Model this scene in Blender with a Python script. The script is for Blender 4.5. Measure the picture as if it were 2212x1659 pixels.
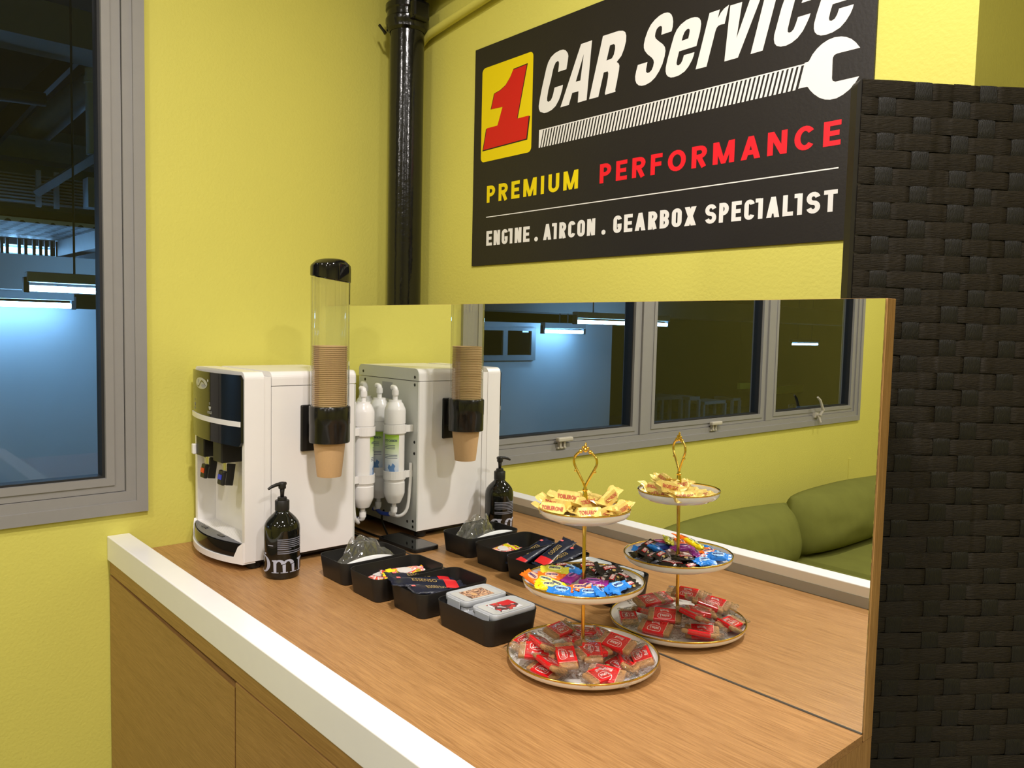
import bpy, bmesh, math, random
from mathutils import Vector, Matrix, noise
for o in list(bpy.data.objects): bpy.data.objects.remove(o, do_unlink=True)
scene = bpy.context.scene
COL = scene.collection
rnd = random.Random(7)
PI = math.pi

# ------------------------------------------------------------------ camera
# world: x along the counter (0 = window wall), y towards the sign wall (0 = mirror face), z up (0 = counter top), metres
FPX, IW, IH = 1717.7, 2212, 1659
CAM = Vector((2.01638, -1.08966, 0.55471)); YAW, PITCH, ROLL = 0.844304, -0.068449, 0.022762
_f = Vector((-math.sin(YAW)*math.cos(PITCH), math.cos(YAW)*math.cos(PITCH), math.sin(PITCH)))
_r0 = Vector((math.cos(YAW), math.sin(YAW), 0)); _u0 = _r0.cross(_f)
_r = math.cos(ROLL)*_r0 + math.sin(ROLL)*_u0; _u = -math.sin(ROLL)*_r0 + math.cos(ROLL)*_u0
cam_d = bpy.data.cameras.new('camera'); cam_d.sensor_width = 36; cam_d.lens = 36*FPX/IW
cam_d.clip_start = 0.02; cam_d.clip_end = 100
cam_o = bpy.data.objects.new('camera', cam_d); COL.objects.link(cam_o)
m = Matrix.Identity(4)
for i in range(3): m[i][0] = _r[i]; m[i][1] = _u[i]; m[i][2] = -_f[i]; m[i][3] = CAM[i]
cam_o.matrix_world = m
scene.camera = cam_o

# ------------------------------------------------------------------ world + exposure
w = bpy.data.worlds.new('world'); scene.world = w; w.use_nodes = True
w.node_tree.nodes['Background'].inputs[0].default_value = (0.30, 0.36, 0.45, 1)
w.node_tree.nodes['Background'].inputs[1].default_value = 0.02
vs = scene.view_settings
vs.view_transform = 'Standard'; vs.look = 'None'; vs.gamma = 1; vs.use_curve_mapping = False
vs.exposure = 0.36
# ceiling lamps of the room: (x, y, watts)
ZC, ZF = 1.9, -0.9            # ceiling and floor height relative to the counter top
LAMPS = [(1.46, -0.68, 25), (3.2, -0.75, 24), (0.90, -1.8, 13), (2.2, -2.1, 7), (3.5, -2.2, 6), (0.95, -3.3, 14), (2.9, -3.5, 6)]
LAMP_COL = (1.0, 0.935, 0.90)
TUBE_COL, TUBE_STR = (0.30, 0.62, 1.0), 30.0

# ------------------------------------------------------------------ pixel helpers (2212 x 1659 frame)
def ray(px, py): return _f + _r*((px-IW/2)/FPX) - _u*((py-IH/2)/FPX)
def hit(px, py, ax, v):
    d = ray(px, py); return CAM + d*((v-CAM[ax])/d[ax])
def P3(px, py, z, mir=False):
    p = hit(px, py, 2, z)
    return Vector((p.x, -p.y, p.z)) if mir else p

# ------------------------------------------------------------------ materials
MATS = {}
def nodes_of(name):
    mt = bpy.data.materials.new(name); mt.use_nodes = True
    nt = mt.node_tree; return mt, nt, nt.nodes['Principled BSDF']
def N(nt, t, **kw):
    n = nt.nodes.new(t)
    for k, v in kw.items(): setattr(n, k, v)
    return n
def mapping(nt, scale, coord='Object'):
    tc = N(nt, 'ShaderNodeTexCoord'); mp = N(nt, 'ShaderNodeMapping'); mp.inputs['Scale'].default_value = scale
    nt.links.new(tc.outputs[coord], mp.inputs[0]); return mp
def mat(name, col, rough=.5, metal=0, var=.06, vscale=30, bump=0, bscale=200, coat=0, spec=.5, stretch=(1,1,1), emit=0, sheen=0):
    if name in MATS: return MATS[name]
    mt, nt, b = nodes_of(name)
    mp = mapping(nt, stretch)
    nz = N(nt, 'ShaderNodeTexNoise'); nz.inputs['Scale'].default_value = vscale; nz.inputs['Detail'].default_value = 4
    nt.links.new(mp.outputs[0], nz.inputs['Vector'])
    mx = N(nt, 'ShaderNodeMix', data_type='RGBA')
    mx.inputs['A'].default_value = (*[c*(1-var) for c in col], 1); mx.inputs['B'].default_value = (*[min(1, c*(1+var)) for c in col], 1)
    nt.links.new(nz.outputs['Fac'], mx.inputs['Factor']); nt.links.new(mx.outputs['Result'], b.inputs['Base Color'])
    b.inputs['Roughness'].default_value = rough; b.inputs['Metallic'].default_value = metal
    b.inputs['Specular IOR Level'].default_value = spec; b.inputs['Coat Weight'].default_value = coat
    b.inputs['Sheen Weight'].default_value = sheen
    if emit:
        nt.links.new(mx.outputs['Result'], b.inputs['Emission Color']); b.inputs['Emission Strength'].default_value = emit
    if bump:
        n2 = N(nt, 'ShaderNodeTexNoise'); n2.inputs['Scale'].default_value = bscale; n2.inputs['Detail'].default_value = 3
        nt.links.new(mp.outputs[0], n2.inputs['Vector'])
        bp = N(nt, 'ShaderNodeBump'); bp.inputs['Strength'].default_value = bump; bp.inputs['Distance'].default_value = .002
        nt.links.new(n2.outputs['Fac'], bp.inputs['Height']); nt.links.new(bp.outputs[0], b.inputs['Normal'])
    MATS[name] = mt; return mt
def wood(name, c1, c2, stretch, rough=.35, bump=.25):
    mt, nt, b = nodes_of(name)
    mp = mapping(nt, stretch)
    big = N(nt, 'ShaderNodeTexNoise'); big.inputs['Scale'].default_value = 1.0; big.inputs['Detail'].default_value = 6; big.inputs['Distortion'].default_value = .6
    fine = N(nt, 'ShaderNodeTexNoise'); fine.inputs['Scale'].default_value = 7.0; fine.inputs['Detail'].default_value = 5; fine.inputs['Roughness'].default_value = .65
    for n_ in (big, fine): nt.links.new(mp.outputs[0], n_.inputs['Vector'])
    rp = N(nt, 'ShaderNodeValToRGB'); rp.color_ramp.elements[0].position = .38; rp.color_ramp.elements[1].position = .62
    nt.links.new(fine.outputs['Fac'], rp.inputs[0])
    m1 = N(nt, 'ShaderNodeMix', data_type='RGBA'); m1.inputs['A'].default_value = (*c1, 1); m1.inputs['B'].default_value = (*c2, 1)
    m0 = N(nt, 'ShaderNodeMath', operation='MULTIPLY_ADD'); nt.links.new(rp.outputs[0], m0.inputs[0]); m0.inputs[1].default_value = .55
    m2 = N(nt, 'ShaderNodeMath', operation='MULTIPLY'); nt.links.new(big.outputs['Fac'], m2.inputs[0]); m2.inputs[1].default_value = .6
    nt.links.new(m2.outputs[0], m0.inputs[2]); nt.links.new(m0.outputs[0], m1.inputs['Factor'])
    nt.links.new(m1.outputs['Result'], b.inputs['Base Color'])
    b.inputs['Roughness'].default_value = rough
    bp = N(nt, 'ShaderNodeBump'); bp.inputs['Strength'].default_value = bump; bp.inputs['Distance'].default_value = .0006
    nt.links.new(rp.outputs[0], bp.inputs['Height']); nt.links.new(bp.outputs[0], b.inputs['Normal'])
    MATS[name] = mt; return mt
def film(name, tint=(1,1,1), k=1.6, base=.02, rough=.03, bump=0, bscale=120, haze=0):
    """thin clear sheet: transparent body with a fresnel gloss"""
    mt = bpy.data.materials.new(name); mt.use_nodes = True; nt = mt.node_tree; nt.nodes.clear()
    out = N(nt, 'ShaderNodeOutputMaterial'); mx = N(nt, 'ShaderNodeMixShader'); tr = N(nt, 'ShaderNodeBsdfTransparent'); gl = N(nt, 'ShaderNodeBsdfGlossy')
    tr.inputs[0].default_value = (*tint, 1); gl.inputs['Roughness'].default_value = rough
    lw = N(nt, 'ShaderNodeLayerWeight'); lw.inputs[0].default_value = .5
    pw = N(nt, 'ShaderNodeMath', operation='POWER'); pw.inputs[1].default_value = 4.0; nt.links.new(lw.outputs['Facing'], pw.inputs[0])
    ma = N(nt, 'ShaderNodeMath', operation='MULTIPLY_ADD', use_clamp=True); ma.inputs[1].default_value = .6*k; ma.inputs[2].default_value = .04*k + base
    nt.links.new(pw.outputs[0], ma.inputs[0]); nt.links.new(ma.outputs[0], mx.inputs[0]); 
    if haze:
        hz = N(nt, 'ShaderNodeMixShader'); hz.inputs[0].default_value = haze; df = N(nt, 'ShaderNodeBsdfDiffuse'); df.inputs[0].default_value = (.85, .86, .86, 1)
        nt.links.new(tr.outputs[0], hz.inputs[1]); nt.links.new(df.outputs[0], hz.inputs[2]); nt.links.new(hz.outputs[0], mx.inputs[1])
    else: nt.links.new(tr.outputs[0], mx.inputs[1])
    nt.links.new(gl.outputs[0], mx.inputs[2]); nt.links.new(mx.outputs[0], out.inputs[0])
    if bump:
        mp = mapping(nt, (1,1,1)); n2 = N(nt, 'ShaderNodeTexNoise'); n2.inputs['Scale'].default_value = bscale; n2.inputs['Detail'].default_value = 2
        nt.links.new(mp.outputs[0], n2.inputs['Vector']); bp = N(nt, 'ShaderNodeBump'); bp.inputs['Strength'].default_value = bump; bp.inputs['Distance'].default_value = .004
        nt.links.new(n2.outputs['Fac'], bp.inputs['Height']); nt.links.new(bp.outputs[0], gl.inputs['Normal']); nt.links.new(bp.outputs[0], lw.inputs['Normal'])
    MATS[name] = mt; return mt
def print_mat(name, cols, scale=40, rough=.3):
    """printed packaging with blotches of several inks"""
    mt, nt, b = nodes_of(name); mp = mapping(nt, (1,1,1))
    nz = N(nt, 'ShaderNodeTexNoise'); nz.inputs['Scale'].default_value = scale; nz.inputs['Detail'].default_value = 1.5; nz.inputs['Distortion'].default_value = .8
    nt.links.new(mp.outputs[0], nz.inputs['Vector'])
    rp = N(nt, 'ShaderNodeValToRGB'); rp.color_ramp.interpolation = 'CONSTANT'; el = rp.color_ramp.elements
    for i, c in enumerate(cols):
        p = .30 + .42*i/len(cols)
        e = el[i] if i < 2 else el.new(p)
        e.position = p if i else 0; e.color = (*c, 1)
    nt.links.new(nz.outputs['Fac'], rp.inputs[0]); nt.links.new(rp.outputs[0], b.inputs['Base Color']); b.inputs['Roughness'].default_value = rough
    MATS[name] = mt; return mt

YEL = mat('yellow_paint', (.66, .61, .125), .62, var=.03, vscale=5, bump=.35, bscale=140, spec=.3)
WOODC = wood('oak_laminate', (.25, .112, .034), (.52, .280, .105), (2.2, 55, 55), .33)
WOODV = wood('oak_laminate_vertical', (.28, .140, .040), (.48, .262, .092), (40, 40, 2.5), .4)
WOODF = wood('oak_laminate_front_shaded', (.25, .125, .035), (.41, .228, .076), (2.2, 50, 50), .4)  # worktop oak darkened: the front's shade and yellow wall reflection put into the colour
WHITE = mat('white_solid_surface', (.88, .87, .86), .18, var=.02)
CREAM = mat('white_plastic', (.84, .82, .81), .22, var=.015)
GREYP = mat('pale_grey_steel', (.62, .63, .60), .4, var=.02)
BLACKG = mat('black_gloss', (.006, .006, .006), .06, var=.2, spec=.6)
BLACKM = mat('black_matte_plastic', (.012, .011, .010), .42, var=.15, spec=.4)
PIPEB = mat('black_pipe_paint', (.006, .006, .006), .16, var=.2, bump=.35, bscale=60)
GREYF = mat('grey_window_frame', (.27, .26, .25), .45, var=.04)
GASKET = mat('black_rubber', (.01, .01, .01), .6)
GOLD = mat('gold_metal', (.86, .58, .12), .16, 1, var=.04)
PORC = mat('white_porcelain', (.84, .82, .79), .12, var=.01, coat=.3)
KRAFT = mat('kraft_paper', (.55, .35, .17), .7, var=.06, vscale=300, bump=.1)
CHROME = mat('chrome', (.8, .8, .8), .12, 1, var=.02)
GREEN = mat('olive_green_fabric', (.165, .170, .036), .95, var=.12, vscale=14, bump=.3, bscale=500, spec=.1)
SCREEN = mat('dark_woven_paper', (.0135, .0095, .004), .62, var=.6, vscale=30, bump=.9, bscale=90, stretch=(1, 1, 9), spec=.3)
SCREENV = mat('dark_woven_paper_upright', (.008, .0072, .0055), .5, var=.4, vscale=40, bump=.6, bscale=160, stretch=(8, 8, 1), spec=.4)
SIGNB = mat('sign_black_vinyl', (.015, .012, .011), .42, var=.12, vscale=8, bump=.12, bscale=150, spec=.4)
INKW = mat('ink_white', (.80, .78, .75), .5, var=.01)
INKY = mat('ink_yellow', (.80, .62, .0), .45, var=.01)
INKR = mat('ink_red', (.62, .004, .006), .45, var=.01)
INKRB = mat('ink_bright_red', (.80, .006, .018), .45, var=.01)
INKG = mat('ink_gold', (.62, .43, .14), .35, .4, var=.02)
INKN = mat('ink_navy', (.02, .03, .16), .4, var=.02)
INKGR = mat('ink_grey', (.35, .36, .40), .5, var=.02)
INKLB = mat('ink_pale_blue_grey', (.44, .47, .60), .5, var=.02)
GLASS = film('window_glass', (.90, .96, 1.0), 1.45, .0, 0.0)
CLEAR = film('clear_acrylic', (.93, .93, .90), 2.4, .03, .04, 0, 100, .03)
WRAP = film('clear_cellophane', (.98, .97, .96), 2.0, .015, .08, .9, 260)
BAGM = film('clear_plastic_bag', (.97, .97, .97), 2.8, .07, .07, .35, 60, .045)
LIDM = None
MIRROR = mat('mirror_silver', (.90, .92, .90), .0, 1, var=.004)

# ------------------------------------------------------------------ object helpers
def tag(o, label=None, cat=None, group=None, kind=None):
    if label: o['label'] = label
    if cat: o['category'] = cat
    if group: o['group'] = group
    if kind: o['kind'] = kind
    return o
def thing(name, label, cat, loc=(0,0,0), group=None, rot=None):
    o = bpy.data.objects.new(name, None); COL.objects.link(o); o.empty_display_size = .02
    o.location = loc
    if rot is not None: o.rotation_euler = rot
    return tag(o, label, cat, group)
def setting(name, loc=(0,0,0)):
    o = bpy.data.objects.new(name, None); COL.objects.link(o); o.location = loc; o['kind'] = 'structure'; o.empty_display_size = .02; return o
def link(name, me, material, parent=None, world=True):
    o = bpy.data.objects.new(name, me); COL.objects.link(o)
    if material is not None and not me.materials: me.materials.append(material)
    if parent is not None:
        o.parent = parent
        if world:
            p = parent; off = Vector((0,0,0))
            while p is not None: off += p.location; p = p.parent
            o.location = -off
    return o
def from_bm(name, bm, material, parent=None, smooth=False, world=True):
    bmesh.ops.recalc_face_normals(bm, faces=bm.faces[:])
    me = bpy.data.meshes.new(name); bm.to_mesh(me); bm.free()
    if smooth: me.polygons.foreach_set('use_smooth', [True]*len(me.polygons))
    return link(name, me, material, parent, world)
def raw(name, verts, faces, material, parent=None, smooth=False, world=True, recalc=True):
    bm = bmesh.new(); vs_ = [bm.verts.new(v) for v in verts]
    for f in faces:
        try: bm.faces.new([vs_[i] for i in f])
        except ValueError: pass
    if not recalc:
        me = bpy.data.meshes.new(name); bm.to_mesh(me); bm.free()
        if smooth: me.polygons.foreach_set('use_smooth', [True]*len(me.polygons))
        return link(name, me, material, parent, world)
    return from_bm(name, bm, material, parent, smooth, world)
def add_box(bm, x0, x1, y0, y1, z0, z1, bev=0, seg=2, mtx=None):
    r = bmesh.ops.create_cube(bm, size=1)
    vs_ = r['verts']
    for v in vs_: v.co = Vector(((x0+x1)/2 + v.co.x*(x1-x0), (y0+y1)/2 + v.co.y*(y1-y0), (z0+z1)/2 + v.co.z*(z1-z0)))
    if bev:
        es = list({e for v in vs_ for e in v.link_edges})
        r2 = bmesh.ops.bevel(bm, geom=es, offset=bev, segments=seg, affect='EDGES', profile=.5)
        vs_ = list({v for f in r2['faces'] for v in f.verts} | {v for v in vs_ if v.is_valid})
    if mtx is not None:
        for v in vs_: v.co = mtx @ v.co
    return vs_
def box(name, x0, x1, y0, y1, z0, z1, material, parent=None, bev=0, seg=2, mtx=None, world=True):
    bm = bmesh.new(); add_box(bm, x0, x1, y0, y1, z0, z1, bev, seg, mtx)
    return from_bm(name, bm, material, parent, False, world)
def add_lathe(bm, prof, cx=0, cy=0, cz=0, n=40, close=False):
    rings = []
    for r, z in prof:
        rings.append([bm.verts.new((cx + r*math.cos(2*PI*i/n), cy + r*math.sin(2*PI*i/n), cz + z)) for i in range(n)] if r > 1e-6 else [bm.verts.new((cx, cy, cz+z))])
    k = len(rings)
    for a in range(k if close else k-1):
        A, B = rings[a], rings[(a+1) % k]
        for i in range(n):
            j = (i+1) % n
            if len(A) == 1 and len(B) == 1: continue
            if len(A) == 1: bm.faces.new((A[0], B[i], B[j]))
            elif len(B) == 1: bm.faces.new((A[i], A[j], B[0]))
            else: bm.faces.new((A[i], A[j], B[j], B[i]))
def lathe(name, prof, c, material, parent=None, n=40, smooth=True, close=False, world=True):
    bm = bmesh.new(); add_lathe(bm, prof, c[0], c[1], c[2], n, close)
    o = from_bm(name, bm, material, parent, smooth, world); autosmooth(o); return o
def autosmooth(o, ang=40):
    me = o.data; bm = bmesh.new(); bm.from_mesh(me)
    for e in bm.edges:
        e.smooth = not (len(e.link_faces) == 2 and e.calc_face_angle(0) > math.radians(ang))
    bm.to_mesh(me); bm.free(); me.polygons.foreach_set('use_smooth', [True]*len(me.polygons))
def add_tube(bm, pts, rad, n=10, caps=True):
    pts = [Vector(p) for p in pts]; rings = []
    up = Vector((0,0,1)); prev = None
    for i, p in enumerate(pts):
        d = (pts[min(i+1, len(pts)-1)] - pts[max(i-1, 0)]).normalized()
        if prev is None:
            a = d.cross(up if abs(d.z) < .95 else Vector((1,0,0))).normalized()
        else:
            a = (prev - d*prev.dot(d)).normalized()
        prev = a; b = d.cross(a); r = rad[i] if isinstance(rad, (list, tuple)) else rad
        rings.append([bm.verts.new(p + (a*math.cos(2*PI*k/n) + b*math.sin(2*PI*k/n))*r) for k in range(n)])
    for A, B in zip(rings, rings[1:]):
        for k in range(n): bm.faces.new((A[k], A[(k+1) % n], B[(k+1) % n], B[k]))
    if caps: bm.faces.new(rings[0][::-1]); bm.faces.new(rings[-1])
def tube(name, pts, rad, material, parent=None, n=10, world=True):
    bm = bmesh.new(); add_tube(bm, pts, rad, n); o = from_bm(name, bm, material, parent, True, world); autosmooth(o, 50); return o
def smooth_path(pts, k=6):
    pts = [Vector(p) for p in pts]; out = []
    for i in range(len(pts)-1):
        p0, p1, p2, p3 = pts[max(i-1,0)], pts[i], pts[i+1], pts[min(i+2, len(pts)-1)]
        for j in range(k):
            t = j/k
            out.append(.5*((2*p1) + (p2-p0)*t + (2*p0-5*p1+4*p2-p3)*t*t + (3*p1-p0-3*p2+p3)*t**3))
    out.append(pts[-1]); return out
def add_rrect(bm, hx, hy, r, z_list, n=6, cx=0, cy=0):
    """stack of rounded rectangles: z_list = [(z, inset)]"""
    rings = []
    for z, ins in z_list:
        rr = max(r-ins, .0005); ring = []
        for (sx, sy, a0) in ((1,1,0), (-1,1,PI/2), (-1,-1,PI), (1,-1,1.5*PI)):
            for k in range(n+1):
                a = a0 + PI/2*k/n
                ring.append(bm.verts.new((cx + sx*(hx-ins-rr) + rr*math.cos(a), cy + sy*(hy-ins-rr) + rr*math.sin(a), z)))
        rings.append(ring)
    L = len(rings[0])
    for A, B in zip(rings, rings[1:]):
        for i in range(L): bm.faces.new((A[i], A[(i+1) % L], B[(i+1) % L], B[i]))
    return rings
# ---- flat lettering
_TXT = {}
def text_geo(s, bold=.0, shear=0):
    """(verts2d, tris) of a word, height of capitals = 1, starting at x = 0"""
    k = (s, bold, shear)
    if k in _TXT: return _TXT[k]
    cu = bpy.data.curves.new('t', 'FONT'); cu.body = s; cu.offset = bold; cu.shear = shear; cu.resolution_u = 3; cu.fill_mode = 'FRONT' if hasattr(cu, 'fill_mode') else cu.fill_mode
    ob = bpy.data.objects.new('t', cu); COL.objects.link(ob)
    dg = bpy.context.evaluated_depsgraph_get(); ev = ob.evaluated_get(dg); me = ev.to_mesh()
    v = [(p.co.x, p.co.y) for p in me.vertices]; f = [tuple(p.vertices) for p in me.polygons]
    ev.to_mesh_clear(); bpy.data.objects.remove(ob, do_unlink=True); bpy.data.curves.remove(cu)
    x0 = min(p[0] for p in v); v = [((p[0]-x0)/.72, p[1]/.72) for p in v]
    _TXT[k] = (v, f); return _TXT[k]
def fit_text(s, w, h, bold=.02, shear=0, cx=0, cy=0, flip=False):
    v, f = text_geo(s, bold, shear)
    x1 = max(p[0] for p in v); y0 = min(p[1] for p in v); y1 = max(p[1] for p in v)
    sg = -1 if flip else 1
    return [(cx + sg*(p[0]/x1-.5)*w, cy + sg*((p[1]-y0)/(y1-y0)-.5)*h) for p in v], f
def poly_geo(loops):
    """triangulate a polygon with holes (first loop outer)"""
    from mathutils.geometry import tessellate_polygon
    t = tessellate_polygon([[Vector((a, b, 0)) for a, b in lp] for lp in loops])
    return [p for lp in loops for p in lp], [tuple(x) for x in t]
def ellipse(cx, cy, rx, ry, n=24, a0=0, a1=2*PI): return [(cx + rx*math.cos(a0+(a1-a0)*i/n), cy + ry*math.sin(a0+(a1-a0)*i/n)) for i in range(n)]
def merge(*gs, lift=0):
    V, F = [], []
    for k, (v, f) in enumerate(gs):
        o = len(V); V += [(p[0], p[1], (p[2] if len(p) > 2 else 0) + k*lift) for p in v]; F += [tuple(i+o for i in q) for q in f]
    return V, F
def flat(name, geo, fn, material, parent, subdiv=0, world=True):
    """2-d geometry lifted into space by fn(u, v) -> Vector; subdiv = cut spacing so that it follows curved surfaces"""
    v, f = geo; bm = bmesh.new(); vv = [bm.verts.new((p[0], p[1], p[2] if len(p) > 2 else 0)) for p in v]
    for q in f:
        try: bm.faces.new([vv[i] for i in q])
        except ValueError: pass
    if subdiv:
        for ax in (0, 1):
            lo = min(p[ax] for p in v); hi = max(p[ax] for p in v); c = lo + subdiv
            while c < hi:
                co = Vector((c,0,0)) if ax == 0 else Vector((0,c,0)); no = Vector((1,0,0)) if ax == 0 else Vector((0,1,0))
                bmesh.ops.bisect_plane(bm, geom=bm.verts[:]+bm.edges[:]+bm.faces[:], plane_co=co, plane_no=no, dist=1e-6)
                c += subdiv
    for q in bm.verts: q.co = fn(q.co.x, q.co.y, q.co.z)
    me = bpy.data.meshes.new(name); bm.to_mesh(me); bm.free()
    return link(name, me, material, parent, world)
# ---- stroke lettering for the sign
def stroke(pts, t):
    """ribbon of width t along a polyline, mitred"""
    P = []
    for p in pts:
        if not P or (Vector(p)-P[-1]).length > 1e-5: P.append(Vector(p))
    L, R = [], []; closed = (P[0]-P[-1]).length < 1e-6
    if closed: P = P[:-1]
    n = len(P)
    for i in range(n):
        a = P[(i-1) % n] if closed or i > 0 else None; b = P[(i+1) % n] if closed or i < n-1 else None
        d1 = (P[i]-a).normalized() if a is not None else None; d2 = (b-P[i]).normalized() if b is not None else None
        if d1 is None: d1 = d2
        if d2 is None: d2 = d1
        n1 = Vector((-d1.y, d1.x)); n2 = Vector((-d2.y, d2.x)); mm = (n1+n2)
        mm = mm/max(mm.length_squared/2, .35) if mm.length > 1e-6 else n1
        L.append(P[i]+mm*t/2); R.append(P[i]-mm*t/2)
    V = [tuple(p) for p in L+R]; F = []
    for i in range(n if closed else n-1):
        j = (i+1) % n; F.append((i, j, n+j, n+i))
    return V, F
def arc(cx, cy, rx, ry, a0, a1, n=8): return [(cx+rx*math.cos(math.radians(a0+(a1-a0)*i/n)), cy+ry*math.sin(math.radians(a0+(a1-a0)*i/n))) for i in range(n+1)]
def glyph(ch, w, t, flag=False):
    h = t/2; X0, X1, Y0, Y1 = h, w-h, h, 1-h; G = []
    def S(*p): G.append(stroke(list(p), t))
    if ch == 'P' or ch == 'R' or ch == 'B':
        S((X0,0),(X0,1)); ym = .46 if ch == 'P' else .5
        r = (Y1-ym)/2; rx = min(r, (X1-X0)*.6); S(*([(X0,Y1),(X1-rx,Y1)] + arc(X1-rx, (Y1+ym)/2, rx, r, 90, -90)[1:-1] + [(X1-rx,ym),(X0,ym)]))
        if ch == 'R': S((X0+(X1-X0)*.45, ym), (w-t*.55, 0))
        if ch == 'B':
            r = (ym-Y0)/2; S(*([(X0,ym),(X1-rx,ym)] + arc(X1-rx, (Y0+ym)/2, rx, r, 90, -90)[1:-1] + [(X1-rx,Y0),(X0,Y0)]))
    elif ch == 'E': S((w,Y1),(X0,Y1),(X0,Y0),(w,Y0)); S((X0,.5),(w*.92,.5))
    elif ch == 'F': S((w,Y1),(X0,Y1),(X0,0)); S((X0,.5),(w*.92,.5))
    elif ch == 'L': S((X0,1),(X0,Y0),(w,Y0))
    elif ch == 'T': S((0,Y1),(w,Y1)); S((w/2,0),(w/2,1))
    elif ch == 'I':
        S((w/2,0),(w/2,1))
        if flag: S((w/2-t*1.15, .91),(w/2, .91))
    elif ch == 'M':
        S((X0,0),(X0,1)); S((X1,0),(X1,1)); G.append(([(0,1),(t*1.15,1),(w/2+t*.42,0),(w/2-t*.42,0)], [(0,1,2,3)])); G.append(([(w,1),(w-t*1.15,1),(w/2-t*.42,0),(w/2+t*.42,0)], [(0,1,2,3)]))
    elif ch == 'N':
        S((X0,0),(X0,1)); S((X1,0),(X1,1)); G.append(([(0,1),(t*1.1,1),(w,0),(w-t*1.1,0)], [(0,1,2,3)]))
    elif ch == 'U': S(*([(X0,1)] + arc((X0+X1)/2, Y0+(X1-X0)/2, (X1-X0)/2, (X1-X0)/2, 180, 360, 10) + [(X1,1)]))
    elif ch == 'O':
        rx = (X1-X0)/2; ry = min(rx*1.25, (Y1-Y0)/2) if flag else (Y1-Y0)/2
        p = arc(w/2, Y1-ry, rx, ry, 0, 180, 10) + arc(w/2, Y0+ry, rx, ry, 180, 360, 10); S(*(p + [p[0]]))
    elif ch in 'CG':
        rx = (X1-X0)/2; ry = min(rx*1.3, (Y1-Y0)/2) if flag else (Y1-Y0)/2; e = 10 if flag else 38
        S(*(arc(w/2, Y1-ry, rx, ry, e, 180, 9) + arc(w/2, Y0+ry, rx, ry, 180, 360-(e if ch == 'C' else 0), 9)))
        if ch == 'G': S((w/2,.42),(w,.42)); S((X1,.45),(X1,.04+t))
    elif ch == 'A':
        G.append(([(0,0),(t*1.1,0),(w/2+t*.5,1),(w/2-t*.5,1)], [(0,1,2,3)])); G.append(([(w,0),(w-t*1.1,0),(w/2-t*.5,1),(w/2+t*.5,1)], [(0,1,2,3)])); S((w*.2,.29),(w*.8,.29))
    elif ch == 'X':
        G.append(([(0,0),(t*1.2,0),(w,1),(w-t*1.2,1)], [(0,1,2,3)])); G.append(([(w,0),(w-t*1.2,0),(0,1),(t*1.2,1)], [(0,1,2,3)]))
    elif ch == 'S':
        rx = (X1-X0)/2; r = (Y1-Y0)/4
        S(*(arc(w/2, Y1-r, rx, r, 15, 270, 12) + arc(w/2, Y0+r, rx, r, 90, -165, 12)[1:]))
    elif ch == '.': G.append((ellipse(w/2, .1, .085, .1, 14), [tuple(range(14))]))
    return merge(*G, lift=.00004)
def word(s, widths, t, gap, flag=False, space=.45):
    x = 0; out = []
    for ch in s:
        if ch == ' ': x += space; continue
        wd = widths.get(ch, widths['*']); v, f = glyph(ch, wd, t, flag)
        out.append(([(p[0]+x, p[1], p[2]) for p in v], f)); x += wd + gap
    v, f = merge(*out); tot = x-gap
    return [(p[0]/tot, p[1], p[2]) for p in v], f

# ================================================================== THE ROOM
YS = 0.25                     # sign wall
# window wall (x = 0) with its opening
WY0, WY1, WZ0, WZ1 = -3.29, -0.479, 0.0955, 1.55
def wall_with_hole(name, x0, x1, y0, y1, z0, z1, hy0, hy1, hz0, hz1, material):
    bm = bmesh.new()
    for a, b, c, d in ((y0, hy0, z0, z1), (hy1, y1, z0, z1), (hy0, hy1, z0, hz0), (hy0, hy1, hz1, z1)): add_box(bm, x0, x1, a, b, c, d)
    return tag(from_bm(name, bm, material), kind='structure')
wall_with_hole('wall_left', -.10, 0, -4.4, YS+.12, ZF, ZC, WY0, WY1, WZ0, WZ1, YEL)
tag(box('wall_sign_side', 0, 1.551, YS, YS+.12, ZF, ZC, YEL), kind='structure')
tag(box('wall_recess', 1.44, 1.551, YS+.12, 2.6, ZF, ZC, YEL), kind='structure')
tag(box('wall_far', 1.551, 5.0, 2.6, 2.7, ZF, ZC, YEL), kind='structure')
tag(box('wall_right', 5.0, 5.1, -4.4, 2.7, ZF, ZC, YEL), kind='structure')
tag(box('wall_front', -.1, 5.1, -4.5, -4.4, ZF, ZC, YEL), kind='structure')
tag(box('floor', -.1, 5.1, -4.5, 2.7, ZF-.1, ZF, mat('grey_floor_tile', (.30, .29, .27), .4, var=.1, vscale=6)), kind='structure')
tag(box('ceiling', -.1, 5.1, -4.5, 2.7, ZC, ZC+.1, mat('ceiling_white', (.70, .68, .60), .8, var=.02)), kind='structure')

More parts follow.
